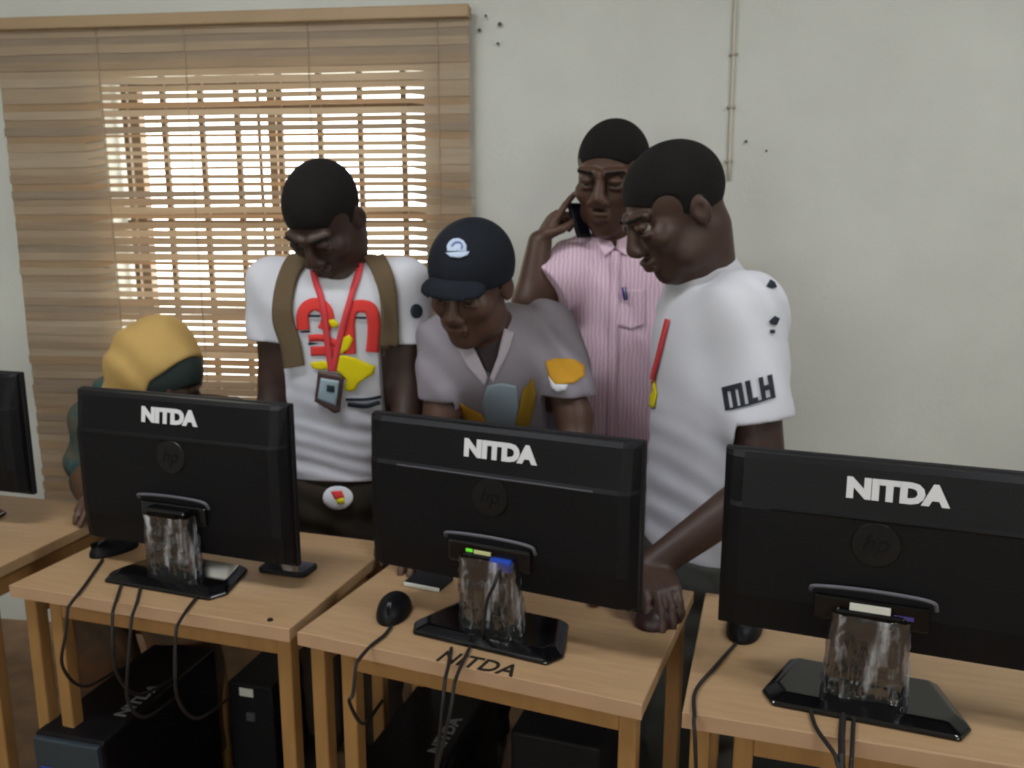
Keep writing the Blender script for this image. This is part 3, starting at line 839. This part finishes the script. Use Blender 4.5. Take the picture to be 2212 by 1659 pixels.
# sleeves end level; the trunk goes on down to the hem
X, Y_, Z = F.ax[0][:, None, None], F.ax[1][None, :, None], F.ax[2][None, None, :]
side = (X < at(640, 740, 2.05)[0]) | (X > at(842, 740, 2.05)[0])
F.v = np.where(side, np.maximum(F.v, zc - Z), F.v).astype(np.float32)
F.cut((0, 0, at(730, 1036, 2.0)[2]), (0, 0, -1))
F.ell(H.p(0, -.03, -.125) * [1, 1, 0] + [0, -.01, at(735, 583, 1.95)[2]], (.062, .075, .045), None, .01, 's')
tee = F.build('tshirt', TEE, pb); bv = bvh_of(tee)
for pth, wd in (([(656, 712), (655, 682), (664, 664), (684, 657), (703, 667), (709, 690), (700, 712)], 27), ([(668, 730), (696, 729), (716, 736), (733, 748)], 15), ([(672, 758), (700, 757), (728, 758)], 20),
                ([(756, 764), (754, 720), (754, 690), (762, 667), (781, 661), (800, 667), (807, 690), (807, 720), (803, 760)], 27)):
    decal('chest_digit', strip(pth, wd), bv, RED, tee)
for q in ([(668, 679), (694, 679), (694, 684), (668, 684)], [(768, 683), (792, 683), (792, 688), (768, 688)], [(668, 738), (690, 741), (668, 745)], [(650, 714), (671, 712), (671, 717), (654, 718)]): decal('digit_shadow', [q], bv, INK, tee, off=.0045)
for q in ([(712, 690), (722, 688), (733, 697), (730, 707), (716, 704)], [(742, 728), (756, 722), (764, 732), (755, 752), (738, 764), (726, 766), (732, 750)],
                       [(672, 782), (700, 778), (716, 784), (722, 770), (745, 766), (770, 772), (794, 784), (810, 790), (806, 806), (790, 816), (776, 826), (768, 842), (754, 844), (746, 838), (750, 820), (738, 806), (720, 795), (690, 797), (676, 794)]): decal('yellow_shape', [q], bv, YEL, tee, off=.005)
decal('small_print', [strip([(748, 862), (790, 862), (822, 856)], 5)[0]] + strip([(748, 862), (790, 862), (822, 856)], 6)[1:], bv, INK, tee)
decal('small_print', strip([(752, 872), (790, 876), (820, 868)], 9), bv, INK, tee)
decal('sleeve_badge', [[(893 + 14 * math.cos(t_), 668 + 17 * math.sin(t_)) for t_ in np.linspace(0, 2 * math.pi, 14, endpoint=False)] if False else [(898 + 13 * math.cos(t_), 672 + 16 * math.sin(t_)) for t_ in np.linspace(0, 2 * math.pi, 14, endpoint=False)]], bv, INK, tee)
TRB = mat('dark_olive_trousers', (54, 46, 38), .85, .2, bump=.15, bscale=30, var=.2, vscale=10)
tr = trousers(pb, np.array([-.77, 2.09, .80]), np.array([-.64, 2.09, .80]), np.array([-.79, 2.12, 0]), np.array([-.62, 2.10, 0]), TRB, .90, .105)
bt = bvh_of(tr)
decal('round_patch', [[(731 + 33 * math.cos(t_), 1074 + 25 * math.sin(t_)) for t_ in np.linspace(0, 2 * math.pi, 18, endpoint=False)]], bt, WHITEP, tr, off=.003)
decal('patch_mark', [[(716, 1062), (740, 1060), (746, 1074), (726, 1078)]], bt, RED, tr, off=.0055)
decal('patch_mark', [[(728, 1076), (744, 1074), (746, 1086), (732, 1087)]], bt, YEL, tr, off=.0055)
shoes(pb, [(-.79, 2.12, 0), (-.62, 2.10, 0)], (0, -1, 0))
# lanyard and card
LAN = mat('red_lanyard', (206, 58, 66), .7)
idb = empty('id_badge', (0, 0, 0), 0, 'identity card in a dark holder on a red lanyard round the neck', 'badge')
decal('lanyard', strip([(676, 575), (684, 610), (696, 645), (704, 690), (712, 760), (718, 800)], 13), bv, LAN, idb, off=.006)
decal('lanyard', strip([(782, 560), (774, 600), (760, 640), (745, 690), (730, 760), (722, 800)], 13), bv, LAN, idb, off=.006)
cpx = [(692, 798), (738, 806), (747, 812), (736, 888), (726, 890), (682, 866)]
decal('card_holder', [cpx], bv, mat('brown_holder', (74, 52, 48), .4), idb, off=.010, thick=.006)
decal('card', [[(698, 812), (738, 818), (730, 874), (690, 858)]], bv, mat('blue_grey_card', (150, 170, 180), .4), idb, off=.0165)
decal('card_photo', [[(712, 826), (728, 828), (726, 844), (710, 841)]], bv, INK, idb, off=.019)
# backpack
OLV = mat('olive_webbing', (98, 82, 62), .85, .2, bump=.1, bscale=80)
bp_ = empty('backpack', (0, 0, 0), 0, 'backpack with olive brown shoulder straps worn over the white T-shirt', 'backpack')
decal('shoulder_strap', strip([(655, 556), (630, 590), (617, 640), (616, 690), (632, 742), (640, 790)], 40), bv, OLV, bp_, off=.006, thick=.007)
decal('shoulder_strap', strip([(800, 548), (826, 590), (838, 640), (842, 700), (840, 770)], 40), bv, OLV, bp_, off=.006, thick=.007)
F = Field((-.90, 2.05, .88), (-.52, 2.45, 1.46), .008); F.rbox((-.715, 2.25, 1.15), (.115, .07, .21), None, .05); F.rbox((-.715, 2.33, 1.08), (.085, .025, .11), None, .02, .02)
F.build('bag_body', OLV, bp_)

# ---------- C: man with a dark cap leaning over the middle monitor
pc = person('person in a dark cap and grey shirt leaning forward behind the middle monitor', None)
H = Head(at(1018, 614, 1.86), rot(-16, 20, 4), 1.06)
shL, shR = at(962, 738, 1.97), at(1185, 712, 2.02); elL, elR = at(958, 880, 1.93), at(1240, 900, 1.93)
wrL, wrR = np.array([-.42, 1.80, .81]), np.array([-.06, 1.78, .81]); nk = at(1052, 735, 1.96)
hL, hR = np.array([-.31, 2.20, .86]), np.array([-.17, 2.20, .86])
F = Field(*box_of([H.c, wrL, wrR, shL, shR, elL, elR], .19), .005)
add_head(F, H, nk); add_torso(F, shL, shR, lerp(shL, hL, .4), lerp(shR, hR, .4), .08, .07, .05)
for s_, e_, w_ in ((shL, elL, wrL), (shR, elR, wrR)): F.chain([s_, e_, w_], [.050, .041, .029], .02)
add_hand(F, wrL, (.05, -.9, -.35), (0, -.3, -1), -1, (12, 12, 12, 14)); add_hand(F, wrR, (-.05, -.9, -.35), (0, -.3, -1), 1, (12, 12, 12, 14))
F.build('body', SKIN3, pc); add_hair(H, pc); add_eyes(H, pc)
GSH = mat('grey_lilac_shirt', (142, 135, 144), .8, .2, bump=.12, bscale=26, var=.12, vscale=9)
F = Field(*box_of([shL, shR, hL, hR, elL, elR], .16), .005); add_torso(F, shL, shR, hL, hR, .094, .10, .062, .05)
F.cap(shL, lerp(shL, elL, .72), .062, .066, .03); F.cap(shR, lerp(shR, elR, .68), .066, .072, .03); F.cap(nk + [0, .02, -.04], nk + [0, .03, .0], .088, .078, .04)
F.ripple(.004, (50, 30, 45), wob=2.0); X, Y_, Z = F.ax[0][:, None, None], F.ax[1][None, :, None], F.ax[2][None, None, :]
zc = at(1225, 850, 1.95)[2]; side = (X > at(1172, 800, 1.95)[0]); F.v = np.where(side & (Y_ < 2.08), np.maximum(F.v, zc - Z), F.v)
side = (X < at(990, 800, 1.95)[0]); F.v = np.where(side & (Y_ < 2.08), np.maximum(F.v, at(970, 862, 1.93)[2] - Z), F.v).astype(np.float32)
F.cut((0, 0, .84), (0, 0, -1))
sh = F.build('shirt', GSH, pc); bv = bvh_of(sh)
ORG = mat('orange_panel', (190, 140, 42), .8, .2, bump=.1, bscale=40)
decal('sleeve_panel', [[(1178, 782), (1200, 774), (1235, 776), (1260, 790), (1262, 812), (1240, 828), (1200, 832), (1186, 812)]], bv, ORG, sh)
decal('sleeve_cuff', [[(1186, 812), (1200, 830), (1226, 832), (1222, 842), (1204, 846), (1194, 838)]], bv, WHITEP, sh, off=.004)
decal('yellow_stripe', [[(1128, 842), (1152, 815), (1160, 850), (1140, 930), (1108, 932), (1118, 890)]], bv, mat('mustard_stripe', (160, 128, 34), .8), sh)
decal('orange_stripe', [[(992, 868), (1040, 893), (1052, 910), (1046, 926), (1004, 918)]], bv, ORG, sh)
decal('pale_front', [[(1052, 832), (1082, 826), (1114, 832), (1118, 880), (1110, 934), (1056, 934), (1042, 870)]], bv, mat('pale_blue_panel', (140, 156, 168), .8), sh)
decal('open_neck', [[(1026, 745), (1082, 700), (1088, 735), (1062, 808), (1050, 800), (1032, 765)]], bv, mat('dark_undershirt', (44, 34, 34), .85), sh, off=.002)
COLM = mat('shirt_collar', (172, 162, 170), .8, .2)
decal('collar', [[(982, 738), (1020, 742), (1036, 775), (1052, 812), (1046, 830), (1010, 790)]], bv, COLM, sh, off=.007, thick=.004)
decal('collar', [[(1088, 712), (1108, 722), (1100, 752), (1064, 822), (1056, 815), (1074, 770)]], bv, COLM, sh, off=.007, thick=.004)
# cap
CAPM = mat('dark_cap_cloth', (26, 30, 38), .85, .2, bump=.15, bscale=160)
F = Field(H.c - .22, H.c + .22, .004)
F.ell(H.p(0, .012, .040), H.r(.087, .106, .094), H.R, 0); F.cut(H.p(0, -.09, .022), -(H.R @ nrm([0, .12, 1])))
F.ell(H.p(0, .012, .036), H.r(.076, .096, .086), H.R, .004, 's')
cp = F.build('cap', CAPM, pc)
F = Field(H.c - .22, H.c + .22, .004); F.ell(H.p(0, -.082, .022), H.r(.070, .046, .030), H.R @ rot(0, 14), 0)
F.ell(H.p(0, -.080, .009), H.r(.078, .060, .030), H.R @ rot(0, 14), .002, 's'); F.ell(H.p(0, .012, .040), H.r(.086, .100, .094), H.R, 0, 's')
F.build('brim', CAPM, cp)
F = Field(H.p(0, .012, .134) - .02, H.p(0, .012, .134) + .02, .002); F.ell(H.p(0, .012, .133), (.009, .009, .006), H.R, 0); F.build('button', CAPM, cp)
bv = bvh_of(cp)
decal('crest', [[(972, 524), (980, 518), (992, 517), (1002, 522), (1008, 532), (1008, 544), (968, 544), (967, 533)], [(964, 547), (1014, 544), (1010, 552), (994, 558), (974, 556)]], bv, mat('pale_blue_crest', (186, 200, 226), .7), cp, off=.003)
decal('crest_ring', strip([(978, 534), (984, 527), (993, 526), (999, 532), (997, 540)], 3), bv, mat('crest_line', (120, 140, 180), .7), cp, off=.0055)
trousers(pc, np.array([-.31, 2.20, .82]), np.array([-.17, 2.20, .82]), np.array([-.33, 2.16, 0]), np.array([-.15, 2.16, 0]), mat('dark_trousers', (38, 36, 42), .85, .2), .90, .10)
shoes(pc, [(-.33, 2.16, 0), (-.15, 2.16, 0)], (0, -1, 0))

# ---------- D: man in a pink striped shirt on the phone
pd = person('person in a pink striped shirt holding a phone to the ear by the wall', None)
H = Head(at(1322, 384, 2.24), rot(-16, 12, 3), 1.16)
shL, shR = at(1250, 568, 2.27), at(1446, 575, 2.34); elL = at(1146, 652, 2.17); wrL = at(1166, 524, 2.20)
elR, wrR = at(1452, 800, 2.42), at(1398, 945, 2.28); nk = at(1340, 525, 2.30)
hL, hR = np.array([.03, 2.33, .86]), np.array([.16, 2.34, .86])
F = Field(*box_of([H.c, wrL, wrR, shL, shR, elL, elR], .19), .005)
add_head(F, H, nk); add_torso(F, shL, shR, lerp(shL, hL, .4), lerp(shR, hR, .4), .08, .07, .05)
F.chain([shL, elL, wrL], [.050, .045, .031], .02); F.chain([shR, elR, wrR], [.050, .042, .029], .02)
add_hand(F, wrL, at(1219, 430, 2.235) - wrL, np.array([.75, .30, -.35]), -1, (4, 62, 68, 70), .95, .5)
add_hand(F, wrR, (-.3, -.3, -.9), (-.3, -.9, .3), 1, (20, 22, 24, 28), 1.0)
F.build('body', SKIN3, pd); add_hair(H, pd, front=.062); add_eyes(H, pd)
PINK = bpy.data.materials.new('pink_striped_cotton'); PINK.use_nodes = True; nt = PINK.node_tree; N = nt.nodes; L = nt.links; b = N['Principled BSDF']
b.inputs['Roughness'].default_value = .85; b.inputs['Specular IOR Level'].default_value = .2
tc = N.new('ShaderNodeTexCoord'); wv = N.new('ShaderNodeTexWave'); wv.bands_direction = 'X'; wv.inputs['Scale'].default_value = 30; wv.inputs['Distortion'].default_value = 3.0; wv.inputs['Detail'].default_value = 1
rp = N.new('ShaderNodeValToRGB'); rp.color_ramp.elements[0].color = lin((206, 172, 188)) + (1,); rp.color_ramp.elements[1].color = lin((220, 196, 212)) + (1,)
rp.color_ramp.elements[0].position = .25; rp.color_ramp.elements[1].position = .75
L.new(tc.outputs['Object'], wv.inputs[0]); L.new(wv.outputs[1], rp.inputs[0]); L.new(rp.outputs[0], b.inputs['Base Color'])
F = Field(*box_of([shL, shR, hL, hR, elL], .17), .005); add_torso(F, shL, shR, hL, hR, .096, .105, .062, .05)
slv = lerp(shL, elL, .70); F.cap(shL, slv, .066, .082, .03); F.cap(shR, lerp(shR, elR, .6), .066, .07, .03)
F.cap(nk + [0, 0, -.06], nk + [0, .015, .0], .080, .068, .04); F.cap(nk + [0, -.005, -.015], nk + [0, .0, .012], .066, .066, .01)
F.ripple(.004, (38, 20, 30), wob=2.2); d = nrm(elL - shL); X, Y_, Z = F.ax[0][:, None, None], F.ax[1][None, :, None], F.ax[2][None, None, :]
q = (X - slv[0]) * d[0] + (Y_ - slv[1]) * d[1] + (Z - slv[2]) * d[2]; near = ((X - slv[0]) ** 2 + (Y_ - slv[1]) ** 2 + (Z - slv[2]) ** 2) < .125 ** 2
F.v = np.where(near & (X < at(1262, 600, 2.25)[0]), np.maximum(F.v, q), F.v).astype(np.float32); F.cut((0, 0, .80), (0, 0, -1))
ps = F.build('shirt', PINK, pd); bv = bvh_of(ps)
PCOL = mat('pink_collar', (226, 196, 212), .85, .2)
decal('collar', [[(1290, 505), (1312, 512), (1326, 540), (1308, 556), (1290, 530)]], bv, PCOL, ps, off=.006, thick=.004)
decal('collar', [[(1328, 540), (1336, 512), (1364, 500), (1376, 520), (1350, 556)]], bv, PCOL, ps, off=.006, thick=.004)
decal('button_placket', strip([(1330, 545), (1326, 700), (1322, 900), (1322, 950)], 18), bv, PINK, ps, off=.004)
decal('chest_pocket', [[(1332, 625), (1392, 625), (1392, 700), (1362, 712), (1332, 700)]], bv, PINK, ps, off=.0035)
pen = empty('pen', (0, 0, 0), 0, 'blue pen clipped in the pocket of the pink shirt', 'pen')
a0, a1 = bv.ray_cast(Vector(CAM), Vector(ray(1346, 622)).normalized())[0], bv.ray_cast(Vector(CAM), Vector(ray(1350, 648)).normalized())[0]
off = Vector(_fw) * -.012
tube('pen_cap', [a0 + off, a1 + off], .0058, mat('pen_blue', (38, 40, 140), .35), pen, 8, False); tube('pen_clip', [a0 + off * 1.6, a1 + off * 1.6], .002, METAL, pen, 6, False)
PH = empty('mobile_phone', (0, 0, 0), 0, 'dark mobile phone held to the ear of the person in pink', 'phone')
pcn = at(1251, 476, 2.228); zx = nrm(at(1240, 425, 2.14) - at(1262, 495, 2.12)); yx = nrm(np.cross(zx, [.8, -.6, 0])); xx = np.cross(yx, zx)
Mx = Matrix([[xx[0], yx[0], zx[0], pcn[0]], [xx[1], yx[1], zx[1], pcn[1]], [xx[2], yx[2], zx[2], pcn[2]], [0, 0, 0, 1]])
box('phone_case', (-.007, -.024, -.046), (.007, .024, .046), BLKM, PH, .004, Mx); box('phone_screen', (.0066, -.020, -.038), (.0076, .020, .040), mat('phone_glass', (16, 20, 34), .08), PH, 0, Mx)
trousers(pd, np.array([.03, 2.33, .84]), np.array([.16, 2.34, .84]), np.array([.0, 2.36, 0]), np.array([.19, 2.38, 0]), mat('dark_trousers', (38, 36, 42), .85, .2), .92, .10)
shoes(pd, [(.0, 2.36, 0), (.19, 2.38, 0)], (0, -1, 0))

# ---------- E: man in a white T-shirt in profile, bending to the left
pe = person('person in a white T-shirt seen in profile, bending left over the mouse', None)
H = Head(at(1458, 455, 1.86), rot(-70, 27, 0), 1.14)
shN, shF = at(1612, 668, 1.79), at(1496, 668, 2.04); nk = at(1514, 592, 1.93)
hN, hF = at(1562, 1165, 1.83), at(1482, 1165, 1.97); elN = at(1648, 1050, 1.70); wrN = at(1405, 1225, 1.625)
elF, wrF = np.array([.24, 2.12, 1.02]), np.array([.24, 2.10, .78])
F = Field(*box_of([H.c, wrN, wrF, shN, shF, elN, elF], .19), .005)
add_head(F, H, nk, .060); F.cap(H.p(0, .030, -.05), nk, .058, .064, .03); add_torso(F, shN, shF, lerp(shN, hN, .45), lerp(shF, hF, .45), .08, .075, .05)
F.chain([shN, elN, wrN], [.054, .047, .031], .02); F.chain([shF, elF, wrF], [.050, .042, .029], .02)
add_hand(F, wrN, mouse_hand.location - Vector(wrN) + Vector((0, -.01, .05)), np.array([.1, -.35, -1.0]), -1, (24, 24, 26, 30), 1.08, .3)
add_hand(F, wrF, (-.1, -.1, -1), (0, -1, 0), 1, (16, 18, 20, 22))
F.build('body', SKIN, pe); add_hair(H, pe); add_eyes(H, pe)
F = Field(*box_of([shN, shF, hN, hF, elN], .17), .005); add_torso(F, shN, shF, hN, hF, .110, .100, .066, .06)
slv = lerp(shN, elN, .64); F.cap(shN, slv, .072, .074, .035); F.cap(shF, lerp(shF, elF, .55), .066, .07, .03)
F.cap(nk + [.01, .0, -.06], nk + [.01, .0, -.012], .092, .080, .04); F.cap(nk + [.05, .01, -.10], lerp(hN, hF, .5) + [.05, 0, .3], .09, .09, .05)
F.ripple(.0014, (30, 10, 88), .62, 1.10, 3.2, (16, 9, 6)); F.ripple(.0016, (50, 20, 60), .62, 1.15, 2.6, (9, 12, 17)); F.ripple(.003, (70, 30, 40), 1.05, 1.4, 2.0)
d = nrm(at(1652, 1000, 1.72) - at(1622, 800, 1.75)); e0 = at(1632, 910, 1.73); X, Y_, Z = F.ax[0][:, None, None], F.ax[1][None, :, None], F.ax[2][None, None, :]
q = (X - e0[0]) * d[0] + (Y_ - e0[1]) * d[1] + (Z - e0[2]) * d[2]; near = ((X - elN[0]) ** 2 + (Y_ - elN[1]) ** 2 + (Z - elN[2]) ** 2) < .20 ** 2
F.v = np.where(near & (X > at(1580, 900, 1.75)[0]), np.maximum(F.v, q), F.v).astype(np.float32); F.cut((0, 0, at(1480, 1285, 1.88)[2]), (0, 0, -1))
te = F.build('tshirt', TEE, pe); bv = bvh_of(te)
BPR = mat('black_print', (30, 34, 44), .8)
def sl(a, b): return (1617 + a * 104 - b * 8, 848 - a * 28 - b * 50)
def slq(x0, x1, y0, y1): return [sl(x0, y0), sl(x1, y0), sl(x1, y1), sl(x0, y1)]
lm = [sl(*q) for q in ((-.50, -.5), (-.41, -.5), (-.41, .28), (-.34, .28), (-.34, -.5), (-.25, -.5), (-.25, .28), (-.19, .28), (-.19, -.5), (-.10, -.5), (-.10, .5), (-.50, .5))]
ll = [sl(*q) for q in ((-.03, -.5), (.17, -.5), (.17, -.28), (.07, -.28), (.07, .5), (-.03, .5))]
lh = [sl(*q) for q in ((.24, -.5), (.33, -.5), (.33, -.1), (.42, -.1), (.42, -.5), (.51, -.5), (.51, .5), (.42, .5), (.42, .12), (.33, .12), (.33, .5), (.24, .5))]
for q in (lm, ll, lh): decal('sleeve_letter', [q], bv, BPR, te, off=.002)
decal('sleeve_line', strip([(1578, 884), (1625, 872), (1672, 856)], 4), bv, INK, te)
decal('back_print', [[(1654, 620), (1662, 606), (1672, 612), (1676, 622), (1666, 624)]], bv, INK, te); decal('back_print', [[(1660, 694), (1672, 682), (1682, 688), (1676, 702), (1664, 700)]], bv, INK, te); decal('back_print', [[(1662, 712), (1672, 712), (1672, 720), (1663, 720)]], bv, INK, te)
decal('front_print', [[(1404, 822), (1416, 820), (1422, 850), (1416, 880), (1402, 880)]], bv, YEL, te, off=.003)
tag(decal('lanyard', strip([(1446, 690), (1436, 730), (1426, 770), (1418, 800), (1412, 826)], 9), bv, LAN, None, off=.005), 'thin red lanyard down the front of the profile figure', 'lanyard')
trousers(pe, np.array(hN) * [1, 1, 0] + [0, 0, .72], np.array(hF) * [1, 1, 0] + [0, 0, .72], np.array([.22, 1.86, 0]), np.array([.14, 2.02, 0]), mat('grey_trousers', (74, 74, 70), .85, .2, bump=.15, bscale=30), .76, .108)
shoes(pe, [(.22, 1.86, 0), (.14, 2.02, 0)], (-1, -.2, 0))

# ---------- A: seated person in a yellow headscarf
pa = person('seated person in a yellow headscarf behind the left monitor, face turned down', None)
H = Head(at(346, 818, 2.08), rot(72, 30, 0), 1.10)
nk = np.array([-1.265, 2.15, .98]); sA, sB = np.array([-1.37, 2.16, .92]), np.array([-1.08, 2.20, .93])
F = Field(*box_of([H.c, sA, sB, (-1.25, 1.9, .70)], .2), .006); add_head(F, H, nk); add_torso(F, sA, sB, np.array([-1.32, 2.26, .65]), np.array([-1.16, 2.26, .65]), .08, .08, .05)
for s_, e_, w_ in ((sA, (-1.385, 2.08, .78), (-1.30, 1.99, .80)), (sB, (-1.06, 2.10, .78), (-1.14, 1.98, .80))):
    F.chain([np.array(s_), np.array(e_), np.array(w_)], [.048, .04, .028], .02); add_hand(F, np.array(w_), (.1 if w_[0] < -1.2 else -.1, -1, -.2), (0, -.2, -1), -1 if w_[0] < -1.2 else 1, (14, 14, 14, 16), .9)
F.build('body', SKIN3, pa); add_eyes(H, pa)
SCF = mat('yellow_scarf_cloth', (192, 158, 96), .85, .2, var=.12, vscale=7, bump=.12, bscale=24)
F = Field(*box_of([H.c, sA, sB], .22), .005)
F.ell(H.p(0, .020, .036), H.r(.095, .116, .100), H.R, 0); F.cap(H.p(0, .05, -.02), nk + [0, .02, .0], .094, .10, .05); F.cap(nk + [0, .02, 0], nk + [-.02, .03, -.08], .11, .15, .05)
F.cap(H.p(0, .03, .10), nk + [-.06, .02, -.06], .04, .12, .06); F.ell(H.p(0, -.128, -.01), H.r(.14, .105, .15), H.R, .008, 's'); F.ripple(.0035, (30, 40, 40), wob=2.0); F.cut((0, 0, .86), (0, 0, -1))
F.build('headscarf', SCF, pa)
F = Field(H.c - .2, H.c + .2, .004); F.ell(H.p(0, .012, .030), H.r(.086, .108, .094), H.R, 0); F.ell(H.p(0, -.160, -.045), H.r(.13, .105, .12), H.R, .004, 's'); F.cut(H.p(0, 0, -.05), -(H.R @ np.array([0, 0, 1.0])))
F.build('underscarf', mat('dark_green_cloth', (34, 48, 44), .85), pa)
ROBE = mat('brown_patterned_robe', (104, 72, 50), .85, .2, var=.6, vscale=16, rgb2=(44, 62, 56), bump=.1, bscale=30)
F = Field((-1.62, 1.72, .04), (-.90, 2.48, 1.06), .008); add_torso(F, sA, sB, np.array([-1.33, 2.27, .52]), np.array([-1.15, 2.27, .52]), .105, .13, .075, .05)
for s_, e_, w_ in ((sA, (-1.385, 2.08, .78), (-1.31, 2.01, .80)), (sB, (-1.06, 2.10, .78), (-1.13, 2.0, .80))): F.chain([np.array(s_), np.array(e_), np.array(w_)], [.068, .062, .05], .03)
for x0, x1 in ((-1.34, -1.36), (-1.15, -1.12)): F.chain([np.array([x0, 2.26, .53]), np.array([x1, 1.98, .53]), np.array([x1, 1.99, .06])], [.10, .095, .085], .06)
F.ripple(.006, (40, 25, 35), wob=2.2); F.cut((0, 0, .06), (0, 0, -1))
rb = F.build('robe', ROBE, pa)
F = Field(at(235, 850, 2.16) - .22, at(235, 850, 2.16) + .22, .006); F.cap(at(255, 832, 2.16), at(205, 905, 2.14), .050, .060, .03); F.cap(at(205, 905, 2.14), at(190, 1000, 2.12), .055, .06, .03); F.ripple(.004, (60, 30, 50), wob=2.0)
F.build('shawl', mat('teal_patterned_shawl', (40, 78, 78), .85, .2, var=.7, vscale=22, rgb2=(120, 96, 70)), pa)
shoes(pa, [(-1.36, 1.98, 0), (-1.12, 1.98, 0)], (0, -1, 0))
ch = empty('chair', (-1.24, 2.22, 0), 0, 'pale wooden chair under the seated person in the yellow headscarf', 'chair')
box('seat', (-.20, -.18, .36), (.20, .22, .395), WLEG, ch, .006)
for x, y, dx, dy in ((-.17, -.16, -.02, -.05), (.17, -.16, .03, -.05), (-.17, .19, -.02, .03), (.17, .19, .03, .03)): tube('leg', [(x, y, .36), (x + dx, y + dy, 0)], .02, WLEG, ch, 4, False)
for x in (-.17, .17): box('back_post', (x - .015, .19, .395), (x + .015, .22, .84), WLEG, ch, .003)
for zz in (.56, .68, .80): box('back_slat', (-.155, .196, zz), (.155, .214, zz + .05), WLEG, ch, .003)
